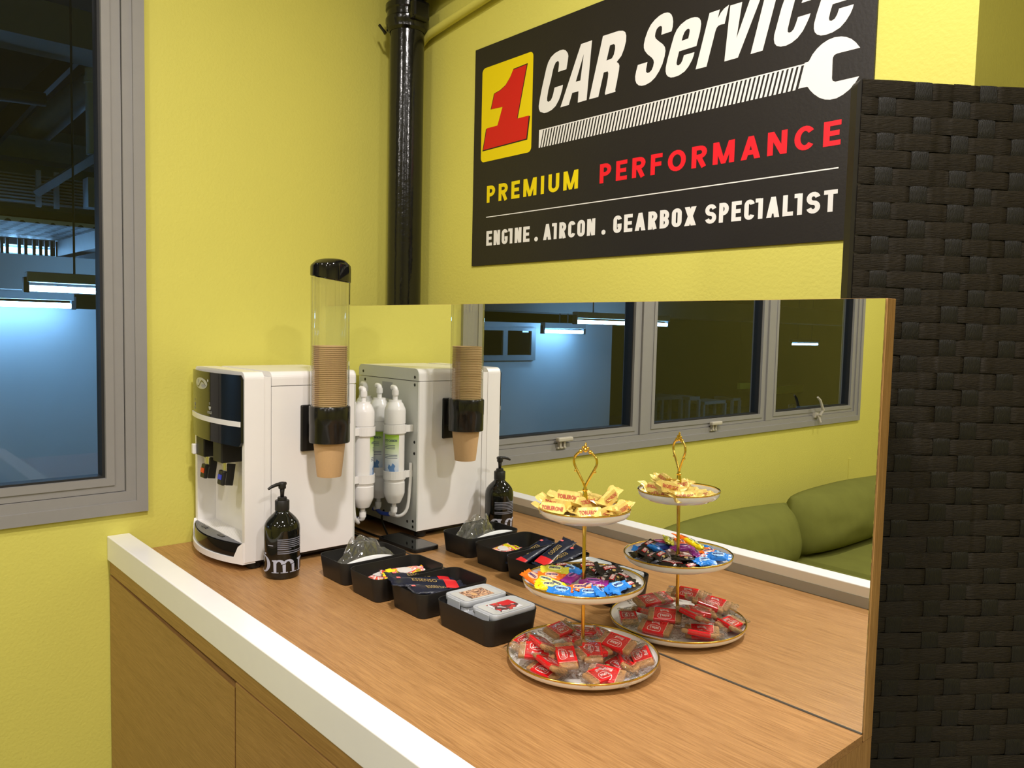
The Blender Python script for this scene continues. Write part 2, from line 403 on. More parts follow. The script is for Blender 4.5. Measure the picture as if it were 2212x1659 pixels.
# ceiling downlights
for i, (lx, ly, lw) in enumerate(LAMPS):
    lbl = 'round recessed ceiling downlight ' + ['above the candy stand', 'above the woven screen', 'near the window above the sofa', 'in the middle of the room', 'towards the right wall', 'towards the front wall by the sofa', 'towards the front right corner'][i]
    t = thing('ceiling_downlight', lbl, 'ceiling light', (lx, ly, ZC), 'recessed downlights of the room')
    lathe('trim_ring', [(.075, -.001), (.095, -.001), (.095, -.008), (.085, -.011), (.075, -.006)], (0,0,0), WHITE, t, 32, True, True, False)
    lathe('lens', [(0, -.004), (.075, -.004)], (0,0,0), mat('lamp_lens', (1, .95, .86), .4, emit=6, var=0), t, 32, False, False, False)
    ld = bpy.data.lights.new('lamp', 'AREA'); ld.shape = 'DISK'; ld.size = .14; ld.energy = lw; ld.color = LAMP_COL
    lo = bpy.data.objects.new('lamp', ld); COL.objects.link(lo); lo.parent = t; lo.location = (0, 0, -.014)

# ---- window_1: grey aluminium, three top-hung sashes
win = setting('window_1', (0, WY1, WZ0))
FR = .048
def add_frame(bm, x0, x1, o, i):
    """mitred rectangular frame ring between outer (y0,y1,z0,z1) and inner rectangle, from depth x0 to x1"""
    R = []
    for x in (x0, x1):
        for (a, b, c, d) in (o, i): R.append([bm.verts.new((x, p, q)) for p, q in ((a,c), (b,c), (b,d), (a,d))])
    for k in range(4):
        j = (k+1) % 4
        for A, B in ((0,1), (1,3), (3,2), (2,0)): bm.faces.new((R[A][k], R[A][j], R[B][j], R[B][k]))
bm = bmesh.new()
add_frame(bm, -.09, .010, (WY0, WY1, WZ0, WZ1), (WY0+.026, WY1-.026, WZ0+.028, WZ1-.03))
from_bm('outer_frame', bm, GREYF, win)
bm = bmesh.new(); add_frame(bm, -.088, .003, (WY0+.026, WY1-.026, WZ0+.028, WZ1-.03), (WY0+.06, WY1-.0475, WZ0+.0515, WZ1-.05))
from_bm('inner_frame', bm, GREYF, win)
for my in (-1.412, -2.345): box('mullion', -.087, .004, my-.0255, my+.0255, WZ0+.052, WZ1-.05, GREYF, win, .001)
SASH = [(-1.386, -.527), (-2.319, -1.438), (-3.23, -2.371)]
for i, (a, b) in enumerate(SASH):
    z0, z1 = WZ0+.052, WZ1-.05
    bm = bmesh.new(); sw = .041
    z0 += .0008; a += .001; b -= .001
    add_frame(bm, -.06, -.004, (a, b, z0, z1), (a+sw-.018, b-sw+.018, z0+.016, z1-sw+.018))
    s = from_bm('sash', bm, GREYF, win)
    bm = bmesh.new(); add_frame(bm, -.058, -.001, (a+sw-.018, b-sw+.018, z0+.016, z1-sw+.018), (a+sw, b-sw, z0+.034, z1-sw)); from_bm('glazing_bead', bm, GREYF, s)
    bm = bmesh.new(); add_frame(bm, -.05, -.012, (a+sw, b-sw, z0+.034, z1-sw), (a+sw+.006, b-sw-.006, z0+.039, z1-sw-.006)); from_bm('gasket', bm, GASKET, s)
    raw('pane', [(-.03, a+.02, z0+.02), (-.03, b-.02, z0+.02), (-.03, b-.02, z1-.02), (-.03, a+.02, z1-.02)], [(0,1,2,3)], GLASS, s)
    hy = (-.94, -1.885, -2.80)[i]
    bm = bmesh.new()
    if i < 2:
        add_box(bm, -.004, .012, hy-.022, hy+.022, z0-.018, z0-.012, .001); add_box(bm, .0, .016, hy-.014, hy-.006, z0-.015, z0+.012, .001); add_box(bm, .0, .016, hy+.006, hy+.014, z0-.015, z0+.012, .001)
        add_box(bm, .006, .026, hy-.045, hy+.03, z0+.008, z0+.024, .005, 3)
    else:
        add_box(bm, -.004, .012, hy-.02, hy+.02, z0-.012, z0+.014, .002); add_tube(bm, [(.012, hy, z0), (.03, hy, z0+.004), (.038, hy-.01, z0+.03), (.036, hy+.02, z0+.08), (.034, hy+.045, z0+.098)], [.008,.008,.008,.007,.005], 8)
        add_tube(bm, [(.02, hy, z0), (.03, hy-.005, z0-.035)], [.008,.006], 8)
    tag(from_bm('handle', bm, mat('beige_handle', (.50, .46, .38), .35), s), 'beige cam handle')
# rough plaster edge under the frame and thin trunking strip on the window wall
tag(box('trim_1', 0, .004, -3.226, -3.20, -.62, -.115, YEL), kind='structure')

# ---- black soil pipe in the corner and yellow conduit
PX, PY, PR = .113, .183, .0475
t = thing('soil_pipe', 'glossy black painted vertical drain pipe in the wall corner behind the mirror', 'pipe', (PX, PY, ZF))
tube('pipe', [(PX, PY, ZF), (PX, PY, 0), (PX, PY, .7), (PX, PY, 1.37)], PR, PIPEB, t, 36)
c = lathe('coupling', [(PR+.001, 1.366), (.057, 1.372), (.058, 1.384), (.060, 1.390), (.060, 1.400), (.056, 1.404), (.056, 1.420), (.060, 1.424), (.060, 1.438), (.053, 1.446), (PR, 1.448)], (PX, PY, 0), PIPEB, t, 36)
bm = bmesh.new(); dx = Vector((-.664, -.747, 0)); q = Vector((PX, PY, 0)) + dx*.06
add_tube(bm, [q + Vector((0,0,1.366)), q + dx*.006 + Vector((0,0,1.374)), q + dx*.018 + Vector((0,0,1.389))], [.005,.004,.004], 8)
from_bm('clamp_bolt', bm, PIPEB, c); box('clamp_lug', PX+.03, PX+.075, PY-.03, PY+.025, 1.385, 1.437, PIPEB, c, .008)
tube('upper_pipe', [(PX, PY, 1.44), (PX, PY, 1.6), (PX, PY, ZC)], .051, PIPEB, t, 36)
tube('branch', [(PX, PY, 1.47), (PX+.07, PY+.005, 1.50), (PX+.2, PY+.01, 1.515), (PX+1.6, PY+.01, 1.58)], .045, PIPEB, t, 24)
t = thing('conduit', 'thin yellow painted conduit bending from the wall down behind the black pipe', 'pipe', (.10, YS-.018, ZF))
tube('run', smooth_path([(1.2, YS-.018, 1.487), (.39, YS-.018, 1.396), (.2, YS-.018, 1.374), (.13, YS-.018, 1.362), (.098, YS-.018, 1.335), (.092, YS-.018, 1.28), (.09, YS-.018, .9), (.09, YS-.018, ZF)], 5), .0115, YEL, t, 14)
lathe('coupler', [(.0118, 0), (.0145, .001), (.0145, .045), (.0118, .046)], (.0905, YS-.018, .70), YEL, t, 16)

# ================================================================== CABINET + WORKTOP + MIRROR
XE = 1.545
t = thing('base_cabinet', 'low oak laminate cabinet with handleless doors under the white ledge', 'cabinet', (XE/2, -.28, ZF))
box('carcass', .003, XE-.0185, -.5445, .029, ZF+.0005, -.0125, WOODV, t)
box('apron', .003, XE-.0005, -.565, -.5452, -.046, -.0145, WOODF, t, .0008)
box('end_panel', XE-.018, XE-.0003, -.545, .0295, ZF+.0005, -.0122, WOODV, t)
bm = bmesh.new(); dv = add_box(bm, .004, .741, -.566, -.548, ZF+.1, -.0485)
for v in dv:
    if v.co.z > -.1 and v.co.x > .5: v.co.z -= .0098
tag(from_bm('door', bm, WOODF, t), 'door hanging slightly lower towards its right corner')
box('door', .745, XE-.001, -.566, -.548, ZF+.1, -.0475, WOODF, t, .001)
box('finger_groove', .004, .742, -.548, -.5455, -.075, -.046, mat('dark_groove', (.07, .04, .025), .6), t)
t = thing('worktop', 'oak laminate worktop with a raised white ledge along the front', 'worktop', (XE/2, -.27, -.012))
box('board', .001, XE, -.545, -.0005, -.0115, 0, WOODC, t)
led = box('front_ledge', .001, XE, -.570, -.520, -.0125, .0455, WHITE, t, .0022, 3)
box('inner_strip', .002, XE-.001, -.5199, -.5188, .0002, .0225, mat('satin_grey_strip', (.40, .42, .42), .35, .3), led.parent)
t = thing('mirror_panel', 'large frameless mirror on an oak board standing behind the worktop', 'mirror', (XE/2, .015, 0))
box('backing_board', .0015, XE, .0042, .030, -.0115, .6085, WOODV, t, .0008)
box('mirror_glass', .0005, XE-.0015, .0002, .004, .0022, .6080, MIRROR, t)
box('bottom_channel', .0005, XE-.0015, -.0012, .0, .0002, .0022, mat('dark_channel', (.12, .12, .11), .4, .5), t)

# ================================================================== SIGN
SX0, SX1, SZ0, SZ1 = .3400, 1.3975, .7208, 1.2823
sg = thing('wall_sign', 'black car workshop sign with white, yellow and red lettering and a wrench', 'sign', (SX0, YS, SZ0))
box('sign_board', SX0, SX1, YS-.004, YS, SZ0, SZ1, SIGNB, sg)
def on_sign(lift): return lambda u, v, l=0: Vector((u, YS-.004-lift-l, v))
def crop(kind):
    ox, oy, s = {'A': (1150,50,5.923), 'B': (1360,0,8.296), 'C': (1590,0,7.135), 'D': (1030,340,7.628), 'E': (1280,240,3.95), 'F': (1280,390,3.95), 'G': (1000,0,2.404)}[kind]
    def g(pts):
        r = []
        for a, b in pts:
            h = hit(ox+a/s, oy+b/s, 1, YS-.004); r.append((h.x, h.z))
        return r
    return g
cA, cB, cC, cD, cE, cF, cG = [crop(k) for k in 'ABCDEFG']
def chaikin(p, n=1):
    for _ in range(n):
        q = []
        for i in range(len(p)):
            a, b = p[i], p[(i+1) % len(p)]
            q += [(a[0]*.75+b[0]*.25, a[1]*.75+b[1]*.25), (a[0]*.25+b[0]*.75, a[1]*.25+b[1]*.75)]
        p = q
    return p
def put(name, geos, material, parent, lift=.0004): return flat(name, merge(*geos), on_sign(lift), material, parent)
# badge
TL, TR, BR, BL = cG([(103,362), (366,262), (356,786), (93,848)])
bx0, bx1, bz0, bz1 = (TL[0]+BL[0])/2, (TR[0]+BR[0])/2, (BL[1]+BR[1])/2, (TL[1]+TR[1])/2
rr = .012; rp = []
for cx, cz, a in ((bx1-rr, bz1-rr, 0), (bx0+rr, bz1-rr, 90), (bx0+rr, bz0+rr, 180), (bx1-rr, bz0+rr, 270)): rp += arc(cx, cz, rr, rr, a, a+90, 5)
badge = put('badge', [poly_geo([rp])], INKY, sg)
one = [(333,335),(262,363),(245,405),(222,445),(195,470),(165,488),(148,568),(207,555),(181,652),(125,667),(107,780),(330,720),(344,600),(282,616)]
o1 = cG(one); ocx = sum(p[0] for p in o1)/len(o1); ocz = sum(p[1] for p in o1)/len(o1)
put('numeral_outline', [poly_geo([[(ocx+(a-ocx)*1.045+0, ocz+(b-ocz)*1.03) for a, b in o1]])], SIGNB, badge, .0006)
put('numeral_one', [poly_geo([o1])], INKR, badge, .0008)
# title, traced letter by letter
C_ = [(330,625),(437,590),(455,480),(462,420),(455,385),(430,350),(395,338),(350,350),(290,385),(240,435),(205,500),(180,580),(160,670),(120,850),(95,980),(83,1060),(85,1100),(100,1135),(150,1150),(190,1143),(250,1110),(300,1060),(340,985),(365,915),(385,840),(393,790),(285,825),(270,900),(255,950),(235,990),(205,1008),(190,995),(190,960),(205,860),(240,720),(265,600),(280,550),(300,505),(325,485),(340,492),(343,520),(338,570)]
A_ = [(360,1078),(625,268),(765,220),(695,985),(582,1018),(592,872),(512,893),(468,1047)]; A_h = [(660,395),(557,750),(615,735)]
R_ = [(727,975),(905,165),(1110,98),(1160,97),(1190,115),(1203,160),(1200,230),(1175,330),(1140,420),(1080,498),(1105,515),(1115,545),(1110,600),(1085,740),(1062,850),(1065,878),(932,918),(930,895),(950,800),(968,700),(973,640),(965,617),(915,632),(845,945)]
R_h = [(995,285),(1045,267),(1060,285),(1060,330),(1045,400),(1020,450),(950,480)]
S_ = [(570,625),(755,562),(775,480),(783,390),(775,320),(755,265),(720,232),(680,225),(620,235),(540,280),(450,360),(380,450),(330,550),(280,690),(258,800),(258,860),(275,910),(320,970),(400,1035),(430,1075),(438,1120),(425,1190),(395,1260),(355,1300),(320,1308),(298,1290),(298,1240),(322,1112),(150,1165),(120,1280),(102,1370),(105,1440),(125,1495),(165,1530),(220,1538),(290,1522),(380,1470),(460,1390),(530,1280),(590,1150),(630,1010),(645,910),(635,845),(600,795),(520,735),(470,690),(457,650),(465,590),(490,520),(530,475),(565,465),(582,480),(583,530)]
e_ = [(890,922),(1200,825),(1265,570),(1285,430),(1278,370),(1255,330),(1220,310),(1170,308),(1110,320),(1020,360),(920,440),(850,530),(800,640),(740,850),(680,1070),(650,1210),(648,1280),(660,1335),(690,1372),(740,1390),(800,1383),(890,1350),(990,1280),(1060,1190),(1120,1080),(1150,1000),(1165,935),(975,990),(950,1080),(920,1140),(880,1172),(850,1168),(843,1130),(860,1040)]
e_h = [(935,733),(960,640),(990,570),(1030,525),(1060,513),(1078,525),(1080,560),(1070,620),(1053,690)]
r_ = [(1185,1245),(1435,235),(1620,170),(1583,330),(1640,225),(1700,150),(1785,85),(1705,430),(1640,440),(1590,465),(1560,505),(1540,560),(1500,720),(1380,1195)]
E1, E1h = cB(e_), cB(e_h)
va, vb, vc, vd = cB([(1700,1103),(1808,100),(2022,35),(1915,695)])
xh = (vb[1]+vc[1])/2
def ext(p, q, z): k = (z-p[1])/(q[1]-p[1]); return (p[0]+(q[0]-p[0])*k, z)
i1, i2 = cC([(8,590),(215,0)]); o1_, o2_ = cC([(30,890),(372,0)])
V_ = [va, vb, vc, i1, ext(i1, i2, xh), ext(o1_, o2_, xh), o1_]
il, iu, jl, ju = cC([(225,835),(435,0),(412,780),(615,0)])
I_ = [il, ext(il, iu, xh), ext(jl, ju, xh), jl]
dz = .022; Idot = [ext(il, iu, xh+dz), ext(il, iu, xh+dz+.03), ext(jl, ju, xh+dz+.03), ext(jl, ju, xh+dz)]
p0, p1 = cB([(1165,935),(740,1390)]); q0, q1 = cC([(1805,75),(1320,540)])
sh = ((q0[0]-p0[0]+q1[0]-p1[0])/2, (q0[1]-p0[1]+q1[1]-p1[1])/2)
E2 = [(a+sh[0], b+sh[1]) for a, b in E1]; E2h = [(a+sh[0], b+sh[1]) for a, b in E1h]
c_low = cC([(745,0),(700,130),(620,430),(590,540),(585,610),(595,670),(630,710),(690,720),(770,705),(860,660),(950,585),(1030,480),(1090,360),(1130,270),(1150,205),(955,265),(925,360),(890,450),(850,495),(815,505),(797,490),(800,440),(850,230),(910,0)])
shc = (cC([(690,720)])[0][0]-p1[0], 0)
top_o = [E1[i] for i in (12,11,10,9,8,7,6,5,4,3)]; top_i = [E1h[i] for i in (0,1,2,3,4,5,6,7)]
te = cC([(1010,48),(1200,-12)])
Cc = c_low[:1] + [(a+shc[0], b) for a, b in top_o] + [(te[1][0]+.004, te[1][1])] + [te[0]] + [(a+shc[0], b) for a, b in reversed(top_i[1:6])] + c_low[-1:]
Cc = [c_low[0]] + Cc[1:] + list(reversed(c_low[1:-1]))
Cc = [(a+shc[0], b) for a, b in top_o] + [te[1], te[0]] + [(a+shc[0], b) for a, b in reversed(top_i[1:7])] + list(reversed(c_low))
letters = [[cA(C_)], [cA(A_), cA(A_h)], [cA(R_), cA(R_h)], [cB(S_)], [E1, E1h], [cB(r_)], [V_], [I_], [Idot], [Cc], [E2, E2h]]
for lp in letters: put('title_letter', [poly_geo(lp)], INKW, sg)
# wrench
head = [(1110,955),(1130,935),(1180,840),(1250,750),(1330,675),(1420,615),(1520,575),(1620,562),(1700,570),(1780,600),(1850,655),(1915,735),(1560,825),(1515,850),(1495,890),(1490,930),(1480,1210),(1490,1245),(1530,1260),(1900,1175),(1830,1290),(1750,1380),(1650,1460),(1550,1515),(1450,1537),(1370,1535),(1280,1505),(1200,1450),(1140,1390),(1110,1345),(1095,1338),(960,1368),(1060,968)]
wr = put('wrench_head', [poly_geo([cC(head)])], INKW, sg)
(ha, hb), (hc_, hd) = cA([(88,1378),(88,1605)]), cC([(1062,968),(960,1368)])
nst = 71; bars = []
zt, zb = (ha[1]+hc_[1])/2, (hb[1]+hd[1])/2; slope = hc_[0]-hd[0]; L0 = ha[0]; L1 = hd[0]; pit = (L1-L0)/nst
bars.append(([(L0, zb), (L0, zt), (L0+.5*pit+slope, zt), (L0+.5*pit, zb)], [(0,1,2,3)]))
for i in range(1, nst): x = L0+i*pit-.15*pit; bars.append(([(x, zb), (x+slope, zt), (x+slope+pit*.56, zt), (x+pit*.56, zb)], [(0,1,2,3)]))
bars.append(([(L0, zt-.0022), (L0, zt), (hc_[0], zt), (hc_[0], zt-.0022)], [(0,1,2,3)]))
bars[-1] = ([(a, b, .00008) for a, b in bars[-1][0]], bars[-1][1])
put('wrench_handle_bars', bars, INKW, wr, .0005)
# line lettering
def line_word(name, s, pts, widths, t, gap, material, flag=False, x1=None, space=.45, lift=.0004):
    (xl, zt), (_, zb), (xr, _z) = pts
    v, f = word(s, widths, t, gap, flag, space)
    return put(name, [([(xl+(xr-xl)*a, zb+(zt-zb)*b, l) for a, b, l in v], f)], material, sg, lift)
Wd = {'*': .62, 'I': .24, 'M': .86, 'O': .80, 'C': .72, 'A': .74, 'N': .70, 'E': .56, 'F': .54, 'P': .60, 'R': .64, 'U': .66}
pz = cD([(170,475),(168,752),(1672,340)]); line_word('premium_lettering', 'PREMIUM', pz, Wd, .205, .25, INKY)
pz = cE([(65,455),(58,620),(2122,160)]); line_word('performance_lettering', 'PERFORMANCE', pz, Wd, .205, .25, INKRB)
Wn = {'*': .46, 'I': .27, 'N': .50, 'X': .55, 'S': .55, 'T': .52, 'A': .56, 'O': .48, '.': .30, 'L': .44}
def third(s, a, b, c): return line_word('services_lettering', s, [a, b, c], Wn, .20, .13, INKW, True)
z_t = (cD([(160,1225)])[0][1] + cF([(2090,68)])[0][1])/2; z_b = (cD([(157,1465)])[0][1] + cF([(2025,262)])[0][1])/2
for s, l, r, k in (('ENGINE', (157,1400), (870,1300), cD), ('.', (948,1350), (1008,1350), cD), ('AIRCON', (1095,1300), (1950,1200), cD), ('.', (2055,1230), (2122,1230), cD), ('GEARBOX', (178,380), (886,300), cF), ('SPECIALIST', (962,280), (2090,160), cF)):
    a = k([l])[0]; b = k([r])[0]
    if s == '.': put('services_lettering', [(ellipse((a[0]+b[0])/2, z_b+.0045, (b[0]-a[0])/2, .0055, 16), [tuple(range(16))])], INKW, sg)
    else: third(s, (a[0], z_t), (a[0], z_b), (b[0], z_b))
a, b = cD([(155,998)])[0], cE([(2100,475)])[0]; zl = (a[1]+b[1])/2
put('rule_line', [([(a[0], zl-.0011), (b[0], zl-.0011), (b[0], zl+.0011), (a[0], zl+.0011)], [(0,1,2,3)])], INKW, sg)

# ================================================================== WOVEN SCREEN
SP = Vector((1.462, .062, 0)); SD = Vector((math.cos(math.radians(54)), math.sin(math.radians(54)), 0)); SN = Vector((SD.y, -SD.x, 0))  # SN faces the camera
STOP = .928
scr = thing('folding_screen', 'dark brown woven paper folding screen standing behind the mirror panel', 'screen', (SP.x, SP.y, ZF))
VS = [.043, .098, .158, .199, .253, .308, .362, .417]; VW = .0265; ROW = .0249; SWD = .445
def scr_pt(s, z, d): p = SP + SD*s + SN*d; return Vector((p.x, p.y, z))
def off_h(s, row):
    o = 1.0
    for k, c_ in enumerate(VS):
        d = abs(s-c_)
        if (k + row) % 2 == 1 and d < VW*.85: o = min(o, -1 + 2*max(0, min(1, (d-VW*.42)/(VW*.40))))
    return o
def post(s0, s1, top):
    bm = bmesh.new(); n = 6; r = .012
    pts = [(s0, ZF), (s0, top-r)] + [(s0+r-r*math.cos(a), top-r+r*math.sin(a)) for a in [PI/2*i/n for i in range(1, n+1)]] + [(s1, top), (s1, ZF)]
    if s0 > .1: pts = [(s0+s1-a, b) for a, b in pts]
    fr_ = [bm.verts.new(scr_pt(a, b, .0016)) for a, b in pts]; bk = [bm.verts.new(scr_pt(a, b, -.0165)) for a, b in pts]
    bm.faces.new(fr_); bm.faces.new(bk[::-1])
    for i in range(len(pts)): j = (i+1) % len(pts); bm.faces.new((fr_[i], fr_[j], bk[j], bk[i]))
    return from_bm('side_post', bm, mat('black_lacquer', (.012, .010, .008), .35, var=.2), scr)
post(-.003, .009, STOP+.001); post(SWD-.009, SWD+.003, STOP+.001)
box('backing_rail', 0, 1, 0, 1, 0, 1, SCREENV, scr, mtx=Matrix(((SD.x*SWD, SN.x*.012, 0, SP.x-SN.x*.014), (SD.y*SWD, SN.y*.012, 0, SP.y-SN.y*.014), (0, 0, STOP-ZF-.02, ZF+.01), (0,0,0,1))))
ss = sorted({round(.004+ i*(SWD-.008)/60, 4) for i in range(61)} | {round(c_+e*VW, 4) for c_ in VS for e in (-.83,-.6,-.44,.44,.6,.83)})
nrow = int((STOP-ZF)/ROW)
for row in range(nrow):
    zc = STOP - .0005 - ROW*(row+.5); hw = ROW*.488; V, F = [], []; jit = [rnd.uniform(-.0004,.0004) for _ in ss]
    for i, s in enumerate(ss):
        d = off_h(s, row)*.0011
        wob = .0007*math.sin(s*31+row*1.7)
        for e, q in ((-1,-.0008), (-.7,.0001), (0,.0002), (.7,.0001), (1,-.0008)): V.append(scr_pt(s, zc + wob + e*hw, .0022 + d + q + jit[i]*.4))
    for i in range(len(ss)-1):
        for k in range(4): a = i*5+k; F.append((a, a+1, a+6, a+5))
    raw('weft_strip', V, F, SCREEN, scr, True)
for k, c_ in enumerate(VS):
    V, F = [], []; zz = []; n = nrow*6
    for i in range(n+1):
        z = STOP-.0005 - (STOP-ZF)*i/n; row = min(nrow-1, int((STOP-z)/ROW)); fr_ = ((STOP-z)/ROW) % 1
        tgt = 1 if (k+row) % 2 == 1 else -1; d = .0022 + tgt*.0011*min(1, 2.2*math.sin(PI*min(max(fr_,0),1)))
        for e, q in ((-1,-.0006), (-.5,.0002), (.5,.0002), (1,-.0006)): V.append(scr_pt(c_+e*VW/2, z, d+q))
    for i in range(n):
        for j in range(3): a = i*4+j; F.append((a, a+1, a+5, a+4))
    raw('warp_strip', V, F, SCREENV, scr, True)

# ================================================================== WATER DISPENSER
def extrude_y(name, loops, y0, y1, material, parent):
    v, f = poly_geo(loops); bm = bmesh.new()
    A = [bm.verts.new((p[0], y0, p[1])) for p in v]; B = [bm.verts.new((p[0], y1, p[1])) for p in v]
    for t3 in f: bm.faces.new([A[i] for i in t3]); bm.faces.new([B[i] for i in reversed(t3)])
    o = 0
    for lp in loops:
        n = len(lp)
        for i in range(n): j = (i+1) % n; bm.faces.new((A[o+i], A[o+j], B[o+j], B[o+i]))
        o += n
    return from_bm(name, bm, material, parent)
DX0, DX1, DYB, DYF, DZ0, DZ1 = .025, .3225, -.092, -.371, .0205, .4475
dsp = thing('water_dispenser', 'white countertop water dispenser with black front panel and filters at the back', 'water dispenser', ((DX0+DX1)/2, -.23, 0))
r = .016
outer = [(DX0, DZ0), (DX1, DZ0), (DX1, DZ1-r)] + arc(DX1-r, DZ1-r, r, r, 0, 90, 6)[1:] + arc(DX0+r, DZ1-r, r, r, 90, 180, 6)
bay = [(.038, .062), (.038, .287), (.309, .287), (.309, .062)]
extrude_y('front_shell', [outer, bay], DYF, -.326, CREAM, dsp)
box('bay_back', DX0+.001, DX1-.001, -.3258, -.3092, DZ0+.001, DZ1-.012, CREAM, dsp)
bm = bmesh.new(); n = 14     # smooth niche wall of the bay
box('body', DX0+.0005, DX1-.0008, -.3075, -.0955, DZ0, .4142, CREAM, dsp, .001)
lid = [(DX0, .4155), (DX1, .4155), (DX1, DZ1-r)] + arc(DX1-r, DZ1-r, r, r, 0, 90, 6)[1:] + arc(DX0+r, DZ1-r, r, r, 90, 180, 6)
o = extrude_y('lid', [lid], -.3078, -.0945, CREAM, dsp)
bp = box('back_panel', DX0+.002, DX1-.001, -.0953, DYB, DZ0, .4135, GREYP, dsp)
extrude_y('lid_back', [[(a, b+.001) if b < .42 else (a, b) for a, b in [(.16+(p[0]-.16)*.995 if False else p[0], p[1]) for p in lid]]], -.0943, DYB, GREYP, dsp)
for sx_, sz_ in ((.306,.405), (.306,.425), (.06,.405), (.05,.428), (.308,.255), (.308,.225), (.306,.045), (.306,.03), (.28,.04)):
    bm = bmesh.new(); bmesh.ops.create_circle(bm, cap_ends=True, radius=.0042, segments=12, matrix=Matrix.Translation((sx_, DYB+.0006, sz_)) @ Matrix.Rotation(PI/2, 4, 'X')); from_bm('screw', bm, BLACKM, bp)
box('rating_sticker', .15, .2, DYB+.0002, DYB+.0006, .36, .405, INKGR, bp)
for fx in (.05, .298):
    for fy in (-.34, -.12): lathe('foot', [(0,.0003), (.014,.0003), (.016,.003), (.014,.0204), (0,.0204)], (fx, fy, 0), BLACKM, dsp, 20)
box('underside', DX0+.006, DX1-.006, -.36, -.10, .0145, .0203, BLACKM, dsp)
# curved black fascia
FCX, FHW = (DX0+DX1)/2-.0005, .1445
def fy_(x, d=0): u = (x-FCX)/FHW; return -.3735 - .019*(1-u*u) - d
def curved_panel(name, x0, x1, z0, z1, d0, d1, material, parent, rc=0, n=22):
    bm = bmesh.new(); top, bot = [], []; cols = []
    for i in range(n+1):
        x = x0+(x1-x0)*i/n; e = min(x-x0, x1-x); q = 0
        if rc and e < rc: q = rc - math.sqrt(max(0, rc*rc-(rc-e)**2))
        cols.append([bm.verts.new((x, fy_(x, d), z)) for d, z in ((d1, z0+q), (d1, z1-q), (d0, z1-q), (d0, z0+q))])
    for A, B in zip(cols, cols[1:]):
        for k in range(4): bm.faces.new((A[k], A[(k+1) % 4], B[(k+1) % 4], B[k]))
    bm.faces.new(cols[0]); bm.faces.new(cols[-1][::-1])
    o = from_bm(name, bm, material, parent, True); autosmooth(o, 30); return o
fas = curved_panel('front_fascia', .0275, .3185, .2815, .4405, -.0015, .004, BLACKG, dsp, .009, 40)
curved_panel('accent_strip', .0275, .3165, .3258, .3372, .0035, .0062, CREAM, fas)
onf = lambda u, v, l=0: Vector((u, fy_(u, .0044)-l, v))
lg = flat('logo', poly_geo([ellipse(.128, .4115, .045, .0135, 32)]), onf, INKLB if False else mat('silver_print', (.55, .56, .56), .35, .3), fas, .008)
sw = [(.088,.409),(.100,.4035),(.112,.404),(.124,.4125),(.134,.4175),(.146,.416),(.158,.410),(.168,.4065)]
up = [(a, b+.0019*math.sin(PI*i/7)) for i, (a, b) in enumerate(sw)]; dn = [(a, b-.0019*math.sin(PI*i/7)) for i, (a, b) in enumerate(sw)]
flat('logo_swirl', poly_geo([up + dn[::-1][1:-1]]), lambda u, v, l=0: onf(u, v)-Vector((0,.0003,0)), BLACKG, lg, .008)
flat('logo_drop', merge(poly_geo([ellipse(.108, .4165, .003, .0045, 12)]), poly_geo([ellipse(.146, .4065, .014, .0042, 16)])), lambda u, v, l=0: onf(u, v)-Vector((0,.0003,0)), INKGR, lg)
flat('logo_dot', poly_geo([ellipse(.177, .4205, .0028, .0034, 12)]), onf, CREAM, lg)
for tx, wd in ((.067, 'HOT'), (.186, 'COLD')):
    flat('marking', merge(fit_text(wd, .026 if wd == 'COLD' else .018, .0062, .03, 0, tx, .3475), poly_geo([arc(tx+.002, .3615, .0065, .0085, 180, 360, 10)]), fit_text('12', .006, .005, .02, 0, tx+.001, .3685)), onf, INKGR if wd == 'HOT' else mat('silver_print', (1,1,1)), fas)
# taps
for tx, colr, nm in ((.098, (.75, .07, .02), 'hot'), (.205, (.03, .05, .55), 'cold')):
    tp = box('tap', tx-.028, tx+.024, -.386, -.327, .2330, .2812, BLACKM, dsp, .003)
    lathe('nozzle', [(0,0), (.0085,0), (.0085,.022), (.0105,.022), (.0105,.0265), (0,.0265)], (tx, -.366, .2065), CHROME, tp, 18)
    bm = bmesh.new(); mt_ = Matrix.Translation((tx, -.372, .2125)) @ Matrix.Rotation(-.14, 4, 'X')
    add_box(bm, -.014, .014, -.006, .004, -.034, .000, .003, 2, mt_); add_box(bm, .0105, .0138, .004, .022, -.033, .018, .001, 1, mt_)
    lv = from_bm('lever', bm, BLACKM, tp)
    bm = bmesh.new(); add_box(bm, -.009, .009, -.0078, -.006, -.021, -.010, 0, 1, mt_); from_bm('lever_mark', bm, mat('mark_'+nm, colr, .4), lv)
    if nm == 'hot': box('safety_lock', tx-.042, tx-.0285, -.392, -.365, .2340, .2590, CREAM, tp, .002)
# sticker in the bay
st = box('instruction_sticker', .213, .246, -.3268, -.3262, .138, .178, mat('sticker_grey', (.55, .53, .52), .5), dsp)
box('sticker_bar', .214, .245, -.3271, -.3268, .1385, .1465, mat('sticker_red', (.55, .22, .18), .5), st); box('sticker_bar', .214, .245, -.3271, -.3268, .171, .176, INKGR, st)
box('sticker_icon', .217, .226, -.3271, -.3268, .150, .163, BLACKM, st); box('sticker_icon', .231, .243, -.3271, -.3268, .150, .158, BLACKM, st)
for k in range(4): box('sticker_text_line', .214, .243-.004*(k % 2), -.3268, -.3263, .130-.006*k, .1315-.006*k, INKGR, dsp)
